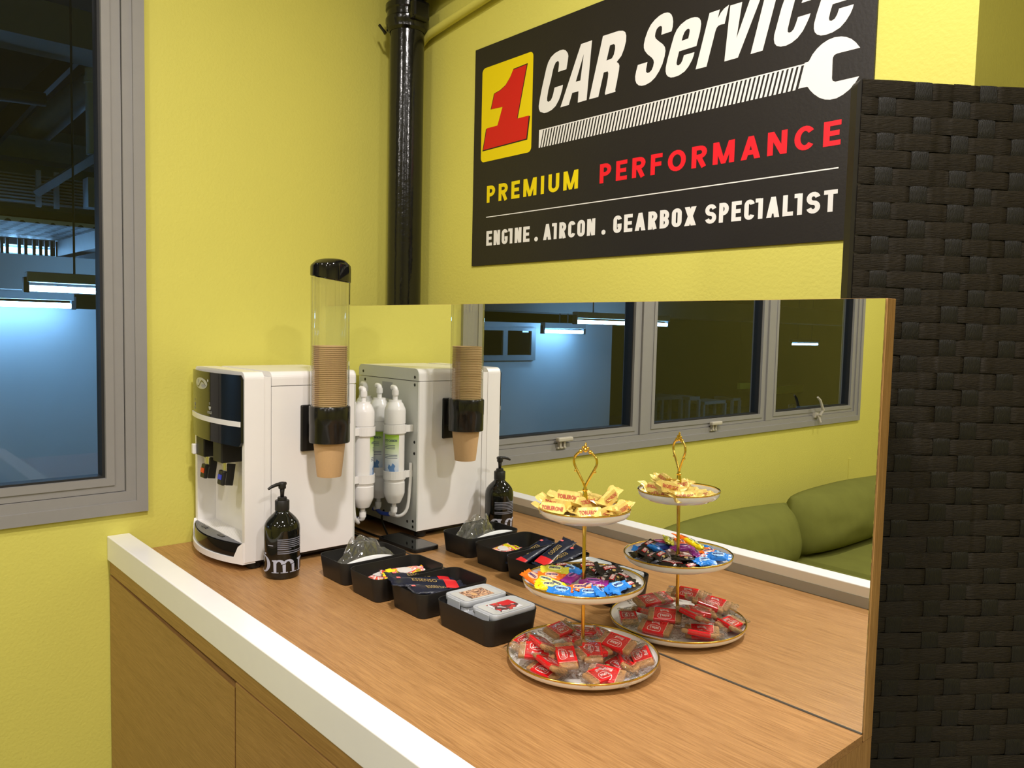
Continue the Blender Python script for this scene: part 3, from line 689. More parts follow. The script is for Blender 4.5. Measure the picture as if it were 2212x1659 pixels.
# drip tray
def ty_(x): u = (x-FCX)/.146; return -.372 - .036*(1-u*u)
bm = bmesh.new(); n = 24; A = []
for i in range(n+1):
    x = .030+(.3165-.030)*i/n
    A.append([bm.verts.new((x, y, z)) for y, z in ((ty_(x), .024), (ty_(x), .0600), (-.33, .0600), (-.33, .024))])
for a, b in zip(A, A[1:]):
    for k in range(4): bm.faces.new((a[k], a[(k+1) % 4], b[(k+1) % 4], b[k]))
bm.faces.new(A[0]); bm.faces.new(A[-1][::-1]); tr = from_bm('drip_tray', bm, BLACKG, dsp, True); autosmooth(tr, 30)
bm = bmesh.new(); rows = 45; G = []
for j in range(rows+1):
    G.append([])
    for i in range(n+1):
        x = .034+(.3125-.034)*i/n; y0 = ty_(x)+.003; y = y0 + (-.330-y0)*j/rows
        G[-1].append(bm.verts.new((x, y, .0606 + (.0016 if j % 3 == 0 else 0))))
for j in range(rows):
    for i in range(n): bm.faces.new((G[j][i], G[j][i+1], G[j+1][i+1], G[j+1][i]))
gr = from_bm('drip_grill', bm, mat('grill_grey', (.16, .16, .17), .35), tr)
for hx in (.115, .215): box('grill_hole', hx-.013, hx+.013, -.386, -.378, .0622, .0632, BLACKG, gr)
bm = bmesh.new(); rim = []
for i in range(n+1):
    u = i/n; x = .0262+(.3212-.0262)*u; e = min(u, 1-u); zt = .030 if e > .06 else .030+.036*math.sqrt(max(0, 1-(e/.06)**2)) if e > 0 else .066
    rim.append([bm.verts.new((x, y, z)) for y, z in ((ty_(x)-.004, .0165), (ty_(x)-.004, zt), (ty_(x)+.004, zt), (-.345, .0165))])
for a, b in zip(rim, rim[1:]):
    for k in range(4): bm.faces.new((a[k], a[(k+1) % 4], b[(k+1) % 4], b[k]))
bm.faces.new(rim[0]); bm.faces.new(rim[-1][::-1]); from_bm('tray_rim', bm, CREAM, tr)
# filters on the back
FY = -.0465
FLAB = {}
def label_mat():
    mt, nt, b = nodes_of('filter_label'); tc = N(nt, 'ShaderNodeTexCoord'); sp = N(nt, 'ShaderNodeSeparateXYZ'); nt.links.new(tc.outputs['Object'], sp.inputs[0])
    mr = N(nt, 'ShaderNodeMapRange'); mr.inputs[1].default_value = .155; mr.inputs[2].default_value = .275; nt.links.new(sp.outputs[2], mr.inputs[0])
    rp = N(nt, 'ShaderNodeValToRGB'); el = rp.color_ramp.elements; el[0].color = (.72,.78,.86,1); el[1].color = (.33,.55,.03,1)
    for p, c in ((.12,(.30,.42,.62,1)), (.3,(.60,.68,.82,1)), (.5,(.80,.84,.86,1)), (.7,(.70,.80,.55,1))): e = el.new(p); e.color = c
    nt.links.new(mr.outputs[0], rp.inputs[0]); nt.links.new(rp.outputs[0], b.inputs['Base Color']); b.inputs['Roughness'].default_value = .3; return mt
LABM = label_mat()
for k, fx in enumerate((.284, .208, .135)):
    fl = lathe('water_filter', [(0,.098), (.017,.098), (.020,.104), (.026,.118), (.0275,.124), (.0275,.152), (.0262,.153), (.0262,.156), (.0272,.157), (.0272,.160), (.0255,.162), (.0255,.296), (.0272,.298), (.0272,.301), (.0262,.302), (.0262,.305), (.0275,.306), (.0275,.340), (.026,.345), (.020,.358), (.017,.361), (.0165,.366), (0,.366)], (fx, FY, 0), CREAM, dsp, 32)
    a0, a1 = (.15, 1.9)
    V = []; F = []; nn = 14
    for i in range(nn+1):
        a = a0+(a1-a0)*i/nn
        for z in (.164, .278): V.append((fx+.0259*math.cos(a), FY+.0259*math.sin(a), z))
    for i in range(nn): F.append((2*i, 2*i+2, 2*i+3, 2*i+1))
    lb = raw('filter_label', V, F, LABM, fl, True)
    cyl = lambda u, v, l=0, fx=fx: Vector((fx+.0262*math.cos(u/.0262), FY+.0262*math.sin(u/.0262), v))
    gs = [fit_text('CTO CARBON', .036, .006, .02, 0, .027, .263, False)]
    for q in range(3): gs.append(([(.008,.250-.004*q),(.04,.250-.004*q),(.04,.2512-.004*q),(.008,.2512-.004*q)], [(0,1,2,3)]))
    for q in range(3): gs.append(([(.008,.225-.004*q),(.046,.225-.004*q),(.046,.2262-.004*q),(.008,.2262-.004*q)], [(0,1,2,3)]))
    V_, F_ = merge(*gs); V_ = [(.054-p[0], p[1], 0) for p in V_]
    flat('label_print', (V_, F_), lambda u, v, l=0, c=cyl: c(u, v), INKN, lb, .005)
    sp_ = [(.012,.176),(.016,.19),(.013,.198),(.02,.205),(.024,.196),(.03,.202),(.034,.192),(.029,.186),(.026,.172),(.018,.168)]
    flat('label_splash', poly_geo([sp_]), lambda u, v, l=0, c=cyl: c(u, v), mat('ink_water_blue', (.12, .26, .55), .4), lb, .004)
    for fz, sgn in ((.366, 1), (.098, -1)):
        bm = bmesh.new(); add_tube(bm, [(fx, FY, fz), (fx, FY, fz+sgn*.012)], .0062, 12); add_tube(bm, [(fx, FY, fz+sgn*.012), (fx, FY, fz+sgn*.016), (fx, FY, fz+sgn*.026)], [.0085,.009,.0085], 14)
        f1 = from_bm('fitting', bm, CREAM, fl, True); autosmooth(f1)
        tube('elbow', smooth_path([(fx, FY, fz+sgn*.020), (fx, FY, fz+sgn*.027), (fx-.004, FY, fz+sgn*.031), (fx-.014, FY, fz+sgn*.032)], 4), .0068, CREAM, fl, 12)
    for cz in (.292, .172):
        bm = bmesh.new(); V = []; m_ = 16
        for i in range(m_+1):
            a = math.radians(-100 + 200*i/m_) + PI/2*.55
            V.append([bm.verts.new((fx+rr_*math.cos(a), FY+rr_*math.sin(a), z)) for rr_, z in ((.0277,cz-.011), (.0277,cz+.011), (.0297,cz+.011), (.0297,cz-.011))])
        for a, b in zip(V, V[1:]):
            for q in range(4): bm.faces.new((a[q], a[(q+1) % 4], b[(q+1) % 4], b[q]))
        bm.faces.new(V[0]); bm.faces.new(V[-1][::-1])
        cl = from_bm('clip', bm, CREAM, fl)
        box('clip_arm', fx+.012, fx+.018, DYB+.0005, FY-.022, cz-.009, cz+.009, CREAM, fl)
tube('hose', smooth_path([(.262, FY, .062), (.23, FY+.004, .060), (.20, FY, .064), (.186, FY, .062)], 5), .0055, mat('blue_hose', (.03, .07, .38), .3), dsp, 10)
tube('hose', smooth_path([(.262, FY-.004, .062), (.288, FY-.015, .060), (.298, -.078, .08), (.300, -.085, .14), (.298, -.088, .20)], 6), .0045, CREAM, dsp, 10)
cord = thing('power_cord', 'thin black power cord looping behind the water dispenser', 'cord', (.2, -.05, 0))
tube('cable', smooth_path([(.17, -.088, .05), (.19, -.07, .03), (.25, -.05, .004), (.29, -.035, .004), (.24, -.02, .004), (.12, -.022, .004), (.05, -.03, .004)], 6), .0028, BLACKM, cord, 8)
# phone
ph = thing('smartphone', 'black smartphone lying flat behind the water dispenser by the mirror', 'phone', (.350, -.0475, .0003), None, (0, 0, -.03))
bm = bmesh.new(); add_rrect(bm, .082, .0385, .010, [(0,.002), (.001,.0004), (.003,0), (.008,0), (.0098,.0006)]); 
rings = [[v for v in bm.verts if abs(v.co.z-0) < 1e-6], [v for v in bm.verts if abs(v.co.z-.0098) < 1e-6]]
for rg in rings: bm.faces.new(rg)
from_bm('case', bm, BLACKM, ph, False, False)
bm = bmesh.new(); rg = add_rrect(bm, .078, .0355, .007, [(.0100, 0)]); bm.faces.new(rg[0]); from_bm('screen', bm, BLACKG, ph, False, False)

# ================================================================== PAPER CUPS + THEIR DISPENSER
TX, TY = .388, -.1985
cd = thing('cup_dispenser', 'black and clear tube cup dispenser fixed to the side of the water dispenser', 'cup dispenser', (DX1, TY, .261))
box('mounting_plate', DX1-.0006, DX1+.007, TY-.040, TY+.030, .261, .3695, BLACKM, cd, .003)
box('arm', DX1+.007, TX-.043, TY-.020, TY+.020, .296, .3600, BLACKM, cd, .002)
rg_ = lathe('holder_ring', [(.0425,.289), (.0455,.2885), (.0462,.292), (.0462,.330), (.0467,.331), (.0467,.3690), (.0455,.371), (.0435,.371)], (TX, TY, 0), mat('black_satin_plastic', (.008, .0075, .006), .18, var=.1), cd, 48, True, True)
bm = bmesh.new(); n = 72; R0, R1 = [], []
for i in range(n):
    a = 2*PI*i/n; rr_ = .0424 + (.0013 if i % 4 == 0 else 0)
    R0.append(bm.verts.new((TX+rr_*math.cos(a), TY+rr_*math.sin(a), .345))); R1.append(bm.verts.new((TX+rr_*math.cos(a), TY+rr_*math.sin(a), .664)))
for i in range(n): bm.faces.new((R0[i], R0[(i+1) % n], R1[(i+1) % n], R1[i]))
from_bm('clear_tube', bm, CLEAR, cd, True)
bm = bmesh.new(); n = 40; rings = []
ddx = Vector((.664, .747))
for rr_, zt, k in ((.0440,.6585,1), (.0452,.6600,1), (.0452,.6870,.15), (.0440,.6925,-.1), (.0330,.7005,-.15), (.018,.7045,-.1)):
    ring = []
    for i in range(n):
        a = 2*PI*i/n; x, y = rr_*math.cos(a), rr_*math.sin(a); pr_ = (x*ddx.x+y*ddx.y)/.0452
        ring.append(bm.verts.new((TX+x, TY+y, zt - .0075*pr_*k - .006*max(0, abs(pr_)-.45)*(1 if k < .5 and k > -.12 else 0))))
    rings.append(ring)
for A_, B_ in zip(rings, rings[1:]):
    for i in range(n): bm.faces.new((A_[i], A_[(i+1) % n], B_[(i+1) % n], B_[i]))
bm.faces.new(rings[-1]); o = from_bm('cap', bm, BLACKG, cd, True); autosmooth(o, 35)
cup_prof = [(0,.003), (.0255,.003), (.0262,0), (.0272,0), (.0280,.004), (.0372,.0906), (.0386,.0908), (.0393,.0918), (.0390,.0928), (.0380,.0932), (.0364,.0915), (.0268,.005), (0,.005)]
bm = bmesh.new(); add_lathe(bm, cup_prof, 0, 0, 0, 40); bmesh.ops.recalc_face_normals(bm, faces=bm.faces[:]); cup_me = bpy.data.meshes.new('paper_cup'); bm.to_mesh(cup_me); bm.free(); cup_me.materials.append(KRAFT); cup_me.polygons.foreach_set('use_smooth', [True]*len(cup_me.polygons))
ORD = 'topmost second third fourth fifth sixth seventh eighth ninth tenth eleventh twelfth thirteenth fourteenth fifteenth sixteenth seventeenth eighteenth nineteenth twentieth'.split() + ['twenty-'+q for q in 'first second third fourth fifth sixth seventh eighth ninth'.split()] + ['thirtieth'] + ['thirty-'+q for q in 'first second third'.split()]
NC, CP = 32, .00432
autosm = bpy.data.objects.new('paper_cup', cup_me); COL.objects.link(autosm); autosmooth(autosm, 35)
autosm.location = (TX, TY, .2093); tag(autosm, 'brown kraft paper cup sticking out below the black holder ring', 'cup', 'paper cups in the tube')
for i in range(NC):
    c_ = bpy.data.objects.new('paper_cup', cup_me); COL.objects.link(c_); c_.location = (TX, TY, .5083-.0932-i*CP)
    tag(c_, ('brown kraft paper cup topmost of the stack in the clear tube' if i == 0 else f'brown kraft paper cup, {ORD[i]} rim from the top in the clear tube'), 'cup', 'paper cups in the tube')

# ================================================================== PUMP BOTTLE
BXc, BYc, BRd = .3785, -.3055+.0, .0385
bt = thing('soap_bottle', 'glossy black pump bottle with pale serif lettering beside the water dispenser', 'bottle', (BXc, BYc, 0))
BXc += .014; BYc -= .010; bt.location = (BXc, BYc, 0)
lathe('bottle_body', [(0,.001), (.030,.0006), (.034,.0012), (.0372,.006), (BRd,.014), (BRd,.106), (.0375,.115), (.0345,.1225), (.029,.1300), (.022,.1370), (.0165,.1420), (.0145,.1460), (.0142,.150)], (BXc, BYc, 0), mat('black_glass', (.006, .0065, .005), .05, var=.1, spec=.6), bt, 56)
lathe('collar', [(.0135,.147), (.0155,.147), (.0156,.149), (.0156,.1675), (.0145,.1690), (.0105,.1690), (.0100,.1750), (.0085,.1762), (0,.1762)], (BXc, BYc, 0), BLACKM, bt, 32)
bm = bmesh.new(); add_tube(bm, [(BXc, BYc, .175), (BXc, BYc, .186), (BXc, BYc, .197)], [.0040,.0046,.0058], 16)
hd = from_bm('pump_stem', bm, BLACKM, bt, True)
bm = bmesh.new(); sd = Vector((.10, -.995, 0)); q0_ = Vector((BXc, BYc, .2035))
add_lathe(bm, [(0,.1945), (.0078,.1945), (.0082,.1960), (.0082,.2070), (.0072,.2085), (0,.2090)], BXc, BYc, 0, 20)
from_bm('pump_head', bm, BLACKM, bt, True)
tube('spout', [q0_ - sd*.009 + Vector((0,0,.0012)), q0_ + Vector((0,0,.0016)), q0_ + sd*.014 + Vector((0,0,.0008)), q0_ + sd*.026 + Vector((0,0,-.0022)), q0_ + sd*.034 + Vector((0,0,-.0062))], [.0036,.0046,.0040,.0034,.0026], BLACKM, bt, 12)
# serif lettering wrapped round the body
def serif_word():
    H = .036; G = []
    def P_(p): G.append(poly_geo([p]))
    cx = .017   # O with umlaut
    G.append(poly_geo([ellipse(cx, H*.5, .0165, H*.53, 32), ellipse(cx, H*.5, .0098, H*.46, 32)[::-1]])); P_(ellipse(cx-.005, H*1.13, .0022, .0022, 10)); P_(ellipse(cx+.005, H*1.13, .0022, .0022, 10))
    def stem(x, h, sl=True):
        P_([(x+.0006, .0015), (x+.0050, .0015), (x+.0050, h), (x-.0025 if sl else x, h-.001), (x-.0025 if sl else x, h-.003), (x, h-.0045)]); P_([(x-.003, 0), (x+.0085, 0), (x+.0085, .0015), (x-.003, .0015)])
    xh_ = H*.80
    def hump(x, w_):
        o_ = arc(x+w_/2, xh_-.009, w_/2+.0028, .0095, 165, 0, 8); i_ = arc(x+w_/2-.001, xh_-.010, w_/2-.0025, .0065, 0, 160, 8); P_(o_ + i_)
    stem(.039, xh_); hump(.0425, .0125); stem(.0535, xh_-.010, False); hump(.0570, .0125); stem(.0680, xh_-.010, False)
    stem(.0815, xh_); hump(.085, .0135); stem(.0970, xh_-.010, False)
    stem(.1115, xh_); P_(ellipse(.1142, H*1.02, .0034, .0034, 12))
    return merge(*G, lift=.00003)
gw = serif_word()
cyl2 = lambda a_, z_: (lambda u, v, l=0: Vector((BXc+(BRd+.0004+l)*math.cos(a_+u/BRd), BYc+(BRd+.0004+l)*math.sin(a_+u/BRd), z_+v)))
vd_ = math.atan2(CAM.y-BYc, CAM.x-BXc)
gw = ([(p[0]*1.36, p[1], p[2]) for p in gw[0]], gw[1])
flat('brand_lettering', gw, cyl2(vd_-1.86, .0165), INKLB, bt, .004)
ln = []
for i in range(8):
    wln = .066 if i != 5 else .030; ln.append(([(0,-.0042*i-(.001 if i > 5 else 0)), (wln,-.0042*i-(.001 if i > 5 else 0)), (wln,-.0042*i+.0019-(.001 if i > 5 else 0)), (0,-.0042*i+.0019-(.001 if i > 5 else 0))], [(0,1,2,3)]))
for a_ in (vd_-.25,): flat('small_print', merge(*ln), cyl2(a_, .0885), mat('ink_dim', (.20, .21, .27), .5), bt, .005)
flat('small_print', ([(0,0),(.014,0),(.014,.0012),(0,.0012)], [(0,1,2,3)]), cyl2(vd_-.86, .0755), INKLB, bt, .004)

# ================================================================== TRAYS
def tray(name_label, x0, x1, y0, y1, rz=0):
    cx, cy = (x0+x1)/2, (y0+y1)/2; hx, hy = (x1-x0)/2, (y1-y0)/2; H = .0495
    t_ = bmesh.new()
    add_rrect(t_, hx, hy, .022, [(0,.0085), (.0015,.0068), (.02,.0042), (H-.001,.0003), (H,.0008), (H-.0006,.0022), (.02,.0062), (.0035,.0088), (.0028,.0105)], 7)
    zs = sorted(t_.verts, key=lambda v: v.index)
    L = 4*8; V = t_.verts[:]; t_.faces.new(V[:L][::-1]); t_.faces.new(V[-L:])
    o = from_bm('storage_tray', t_, BLACKM, None, True, False); autosmooth(o, 35); o.location = (cx, cy, .0002); o.rotation_euler.z = rz
    return tag(o, name_label, 'tray', 'black plastic trays in a row')
tray('black plastic tray holding a crumpled clear bag, nearest the water dispenser', .436, .552, -.254, -.084)
tray('black plastic tray with two colourful sachets, second from the water dispenser', .569, .685, -.256, -.079)
tray('black plastic tray with navy coffee sachets, third from the water dispenser', .697, .815, -.238, -.066)
tray('black plastic tray turned sideways holding two clear-lidded boxes', .834, .997, -.224, -.099)

# crumpled bag with white slip
bg = thing('plastic_bag', 'crumpled clear plastic bag in the tray nearest the water dispenser', 'bag', (.494, -.168, .0035))
n = 18; V, F = [], []
for j in range(n+1):
    for i in range(n+1):
        u, v = i/n*2-1, j/n*2-1
        pr_ = max(0, 1-u*u)**.5*max(0, 1-v*v)**.5
        nz = noise.noise(Vector((u*2.0+3, v*2.0, .3)))*.034 + abs(noise.noise(Vector((u*4, v*4+2, 1.3))))*.018
        ridge = .020*math.exp(-((u+.35)**2*9+(v+.2)**2*5)) + .026*math.exp(-((u-.1)**2*10+(v-.25)**2*7))
        z = .014 + .030*pr_ + pr_**.5*(ridge*1.25 + nz*1.2)
        V.append((.494+u*.050, -.168+v*.074, max(.0055, z)))
for j in range(n):
    for i in range(n): a = j*(n+1)+i; F.append((a, a+1, a+n+2, a+n+1))
raw('film', V, F, BAGM, bg, False)
V2 = [(x, y, .0048+.16*(z-.0055)*0 + .004*abs(math.sin(x*90+y*40))) for x, y, z in V]; raw('lower_film', V2, F, BAGM, bg, False)
ws = thing('paper_slip', 'white folded paper packet inside the crumpled clear bag', 'paper', (.507, -.17, .010))
V, F = [], []; m_ = 14
for i in range(m_+1):
    u = i/m_; x = .512+.004*math.sin(u*3); y = -.236+.125*u
    for k, (dx_, z) in enumerate(((-.012,.012), (.018,.020), (.0275,.0545-.045*(u-.45)**2), (.0245,.0552-.045*(u-.45)**2))): V.append((x+dx_, y, z))
for i in range(m_):
    for k in range(3): a = i*4+k; F.append((a, a+1, a+5, a+4))
o = raw('sheet', V, F, mat('paper_white', (.80, .80, .80), .6), ws, True); sol = o.modifiers.new('thickness', 'SOLIDIFY'); sol.thickness = .0012

# ================================================================== SWEETS: shared builders
def frame_from(a, b, n0):
    x = (b-a).normalized(); z = (n0 - x*n0.dot(x)).normalized(); y = z.cross(x)
    return Matrix(((x.x, y.x, z.x, 0), (x.y, y.y, z.y, 0), (x.z, y.z, z.z, 0), (0,0,0,1)))
def wrapper_h(L, Wd_, T, p=3.0):
    def h(x, y):
        u, v = min(1, abs(x)/(L/2)), min(1, abs(y)/(Wd_/2)); return T/2*((1-u**p)*(1-v**2.6))**.5
    return h
def pillow(name, L, Wd_, T, fin, material, parent, seed, crumple=.0010, nu=16, nv=8, tri=False):
    rg = random.Random(seed); so = Vector((rg.random()*50, rg.random()*50, rg.random()*50)); h = wrapper_h(L, Wd_, T)
    xs = [-L/2 + L*i/nu for i in range(nu+1)]
    xs = [-(L/2+fin), -(L/2+fin*.5)] + xs + [L/2+fin*.5, L/2+fin]; V, F = [], []
    tw = [rg.uniform(-.35, .35), rg.uniform(-.35, .35)]
    def col(x, j, side):
        v = j/nv*2-1; e = abs(x)-L/2
        wscale = 1 - .16*max(0, 1-abs(e)/(fin*.6)) if fin else 1
        y = v*Wd_/2*wscale
        if e > 1e-6:
            bend = (tw[0] if x < 0 else tw[1]); z = side*.0004 + bend*e*.9 + .0009*math.sin(v*9+so.x)
            xx = x + (.0011*(1 if j % 2 else -1) if e > fin*.8 else 0)
        else:
            z = side*max(h(x, y), .0004) + crumple*noise.noise(Vector((x*160, v*1.9, side))+so)*(1 if abs(x) < L/2 else .4); xx = x
        return (xx, y, z)
    for side in (1, -1):
        o = len(V)
        for x in xs: V += [col(x, j, side) for j in range(nv+1)]
        for i in range(len(xs)-1):
            for j in range(nv): a = o+i*(nv+1)+j; F.append((a, a+1, a+nv+2, a+nv+1) if side < 0 else (a, a+nv+1, a+nv+2, a+1))
    k = len(xs)*(nv+1)
    for i in range(len(xs)-1):
        for j in (0, nv): a = i*(nv+1)+j; F.append((a, a+nv+1, k+a+nv+1, k+a))
    o = raw(name, V, F, material, parent, True, False); return o, h
UP = Vector((0,0,1))
def keep_on(A, B, rmax):
    c = (A+B)/2; d = Vector((c.x-STX, c.y-STY, 0)); r_ = d.length
    if r_ > rmax: sft = d*(rmax/r_-1); return A+sft, B+sft
    return A, B
def to_cam(p, mir=False):
    q = CAM - p if not mir else Vector((CAM.x, -CAM.y, CAM.z)) - p
    q.z = 0; return q.normalized()

# ================================================================== TIERED STAND
STX, STY = 1.130, -.1297
LEAN = Matrix.Translation((STX, STY, .012)) @ Matrix.Rotation(-.026, 4, 'Y') @ Matrix.Rotation(-.006, 4, 'X') @ Matrix.Translation((-STX, -STY, -.012))
stand = thing('tiered_stand', 'three-tier white porcelain cake stand with gold rims and gold rod', 'cake stand', (STX, STY, 0))
def plate(R, zb, lean):
    H = .0195; M_ = LEAN if lean else Matrix.Identity(4)
    prof = [(0,.003), (R*.70,.003), (R*.72,0), (R*.76,0), (R*.80,.0028), (R*.93,.0060), (R*.982,.0105), (R*.9985,.0165), (R,H-.0006), (R-.0006,H), (R-.0022,H-.0003), (R*.972,.0125), (R*.93,.0082), (R*.84,.0066), (0,.0066)]
    bm = bmesh.new(); add_lathe(bm, prof, STX, STY, zb, 64)
    for v in bm.verts: v.co = M_ @ v.co
    o = from_bm('plate', bm, PORC, stand, True); autosmooth(o, 50)
    bm = bmesh.new(); add_lathe(bm, [(R+.0004,H-.0022), (R+.0006,H-.0004), (R-.0002,H+.0007), (R-.0020,H+.0003), (R-.0030,H-.0016), (R-.0026,H-.0018), (R-.0016,H-.0010), (R-.0006,H-.0022)], STX, STY, zb, 64, True)
    for v in bm.verts: v.co = M_ @ v.co
    from_bm('gold_rim', bm, GOLD, o, True)
Z1, Z2, Z3 = .0003, .1228, .2435
plate(.127, Z1, False); plate(.1015, Z2, True); plate(.0762, Z3, True)
def rod(zs):
    bm = bmesh.new(); add_lathe(bm, [(r_, z) for r_, z in zs], STX, STY, 0, 18)
    for v in bm.verts: v.co = LEAN @ v.co
    o = from_bm('rod', bm, GOLD, stand, True); autosmooth(o, 50)
rod([(.0001,.006), (.0085,.006), (.0075,.009), (.0035,.011), (.0031,.03), (.0031,.105), (.0034,.118), (.006,.1225)])
rod([(.0075,.1300), (.0062,.134), (.0044,.141), (.0031,.148), (.0031,.21), (.0036,.236), (.006,.2432)])
rod([(.0075,.2502), (.0046,.254), (.0036,.262), (.0050,.268), (.0056,.274), (.0046,.283), (.0034,.2895), (.0046,.2905), (.0046,.2925), (.0030,.2935), (.0026,.297)])
# handle loop, turned so that it faces the counter
hdir = Vector((.93, .36, 0)); hb_ = Vector((STX, STY, 0))
def hp(u, z): p = hb_ + hdir*u + Vector((0,0,z)); return LEAN @ p
bm = bmesh.new()
for sgn in (1, -1):
    add_tube(bm, smooth_path([hp(0,.296), hp(sgn*.003,.303), hp(sgn*.009,.314), hp(sgn*.0165,.327), hp(sgn*.0205,.337), hp(sgn*.0190,.346), hp(sgn*.0125,.353), hp(sgn*.006,.357)], 4), [.0026]*1 + [.0022]*27 + [.0020], 8)
o = from_bm('handle_loop', bm, GOLD, stand, True)
def knob(name, u, z, r_):
    bm = bmesh.new(); bmesh.ops.create_uvsphere(bm, u_segments=12, v_segments=8, radius=r_, matrix=Matrix.Translation(hp(u, z))); from_bm(name, bm, GOLD, o, True)
for u, z, r_ in ((-.0085,.3555,.0036), (.0085,.3555,.0036), (0,.3585,.0044), (-.004,.3618,.0030), (.004,.3612,.0030), (0,.3655,.0026), (.0005,.3690,.0018), (.0175,.3230,.0024), (-.0175,.3230,.0024)): knob('finial_bead', u, z, r_)

# ================================================================== BISCUITS on the bottom tier
BISC = mat('biscuit', (.36, .185, .065), .75, var=.25, vscale=250, bump=.6, bscale=300)
BRED = mat('wrapper_red', (.62, .006, .010), .25, var=.04)
LP_ = lambda c_: (1080+c_[0]/6.144, 1310+c_[1]/6.144)
LM_ = lambda c_: (1300+c_[0]/6.506, 1240+c_[1]/6.506)
def biscuit(a, b, n0, label):
    ctr = (a+b)/2; M_ = frame_from(a, b, n0); t_ = thing('wrapped_biscuit', label, 'biscuit', ctr, 'wrapped biscuits on the bottom tier', M_.to_euler())
    bm = bmesh.new(); add_box(bm, -.0305, .0305, -.0150, .0150, -.0038, .0038, .0026, 2); from_bm('biscuit', bm, BISC, t_, True, False)
    bm = bmesh.new(); add_box(bm, -.0205, .0205, -.0160, .0160, -.0046, .0046, .0024, 2); bd = from_bm('red_band', bm, BRED, t_, False, False)
    sgn = 1
    on = lambda u, v, l=0: Vector((u, v, .00475+l))
    sh_ = [(-.0125,.004),(-.0125,.0098),(-.0105,.0118),(0,.0126),(.0105,.0118),(.0125,.0098),(.0125,.004),(.0095,-.0002),(0,-.0022),(-.0095,-.0002)]
    sh_i = [(x*.93, (y-.0055)*.90+.0055) for x, y in sh_]
    flat('band_print', merge(poly_geo([sh_, sh_i[::-1]]), fit_text('Lotus', .0175, .0072, .02, .3, 0, .0055), fit_text('Biscoff', .0165, .0062, .012, .3, -.001, -.0078)), on, INKW, bd, 0, False)
    flat('band_edge', merge(([(-.0203,-.0150),(-.0196,-.0150),(-.0196,.0150),(-.0203,.0150)], [(0,1,2,3)]), ([(.0203,-.0150),(.0196,-.0150),(.0196,.0150),(.0203,.0150)], [(0,1,2,3)])), on, mat('ink_cream', (.75, .50, .30), .4), bd, 0, False)
    pillow('clear_wrapper', .069, .035, .0122, .010, WRAP, t_, int(abs(ctr.x*1e5)) % 9999, .0012, 14, 6)
CU = lambda k, dn: None
LOW = [ # end pixels a -> b in reading direction, heights, tilt of the face, label
 ((250,575),(745,610),.0330,.0330,('c',.55),'wrapped biscuit lying face up in the left middle of the bottom tier'),
 ((930,860),(830,470),.0250,.0440,('c',.45),'wrapped biscuit standing upright in the picture left of the gold rod, bottom tier'),
 ((800,930),(420,760),.0165,.0165,('c',.40),'wrapped biscuit under the front left edge of the pile, logo upside down'),
 ((1665,970),(1150,850),.0190,.0190,('c',.50),'frontmost wrapped biscuit of the bottom tier with its logo upside down'),
 ((1250,760),(1205,430),.0300,.0420,('c',.45),'wrapped biscuit just in front of the gold rod pointing at the camera'),
 ((1790,570),(1320,400),.0420,.0450,('c',.50),'wrapped biscuit on top of the pile right of the gold rod'),
 ((1960,850),(1800,480),.0200,.0300,('r',.50),'wrapped biscuit leaning on the right rim of the bottom tier'),
 ((1760,870),(1440,690),.0150,.0180,('c',.30),'wrapped biscuit half hidden low in the front right of the pile'),
 ((160,560),(440,410),.0200,.0220,('l',.40),'wrapped biscuit poking out at the left rim of the bottom tier'),
 ((860,330),(1120,480),.0230,.0230,('c',.25),'wrapped biscuit lying low behind the gold rod foot'),
]
MIR = [
 ((430,430),(880,320),.0330,.0360,('m',.45),'wrapped biscuit at the back left of the pile facing the mirror'),
 ((990,235),(1420,320),.0420,.0420,('m',.40),'wrapped biscuit at the back left of the pile, second facing the mirror'),
 ((1440,340),(1860,460),.0310,.0280,('m',.40),'wrapped biscuit at the far left edge as seen in the mirror reflection, right rim'),
 ((640,555),(1130,610),.0350,.0350,('m',.45),'wrapped biscuit in the middle of the side facing the mirror'),
 ((1500,430),(1230,650),.0350,.0350,('m',.40),'wrapped biscuit lying diagonally on the side facing the mirror'),
 ((350,520),(400,690),.0180,.0160,('m',.30),'small-looking wrapped biscuit at the left rim of the mirrored bottom tier'),
 ((510,700),(1000,810),.0180,.0180,('m',.50),'wrapped biscuit at the left front of the mirrored bottom tier'),
 ((1150,800),(1670,840),.0180,.0180,('m',.50),'wrapped biscuit at the front centre of the mirrored bottom tier'),
 ((1700,760),(1970,650),.0200,.0200,('m',.40),'wrapped biscuit at the right rim of the mirrored bottom tier'),
]
RIGHT = Vector((.664, .747, 0))
def nrm(p, sp, mir):
    k, amt = sp
    d = {'c': to_cam(p), 'm': to_cam(p, True), 'r': (to_cam(p)-RIGHT*.8).normalized(), 'l': (to_cam(p)+RIGHT*.5).normalized(), 'u': Vector((0,0,0))}[k]
    return (UP + d*amt).normalized()
for a, b, za, zb, sp, lb in LOW:
    A_, B_ = keep_on(P3(*LP_(a), za), P3(*LP_(b), zb), .098); biscuit(A_, B_, nrm((A_+B_)/2, sp, False), lb)
for a, b, za, zb, sp, lb in MIR:
    A_, B_ = keep_on(P3(*LM_(a), za, True), P3(*LM_(b), zb, True), .096); biscuit(A_, B_, nrm((A_+B_)/2, sp, True), lb)

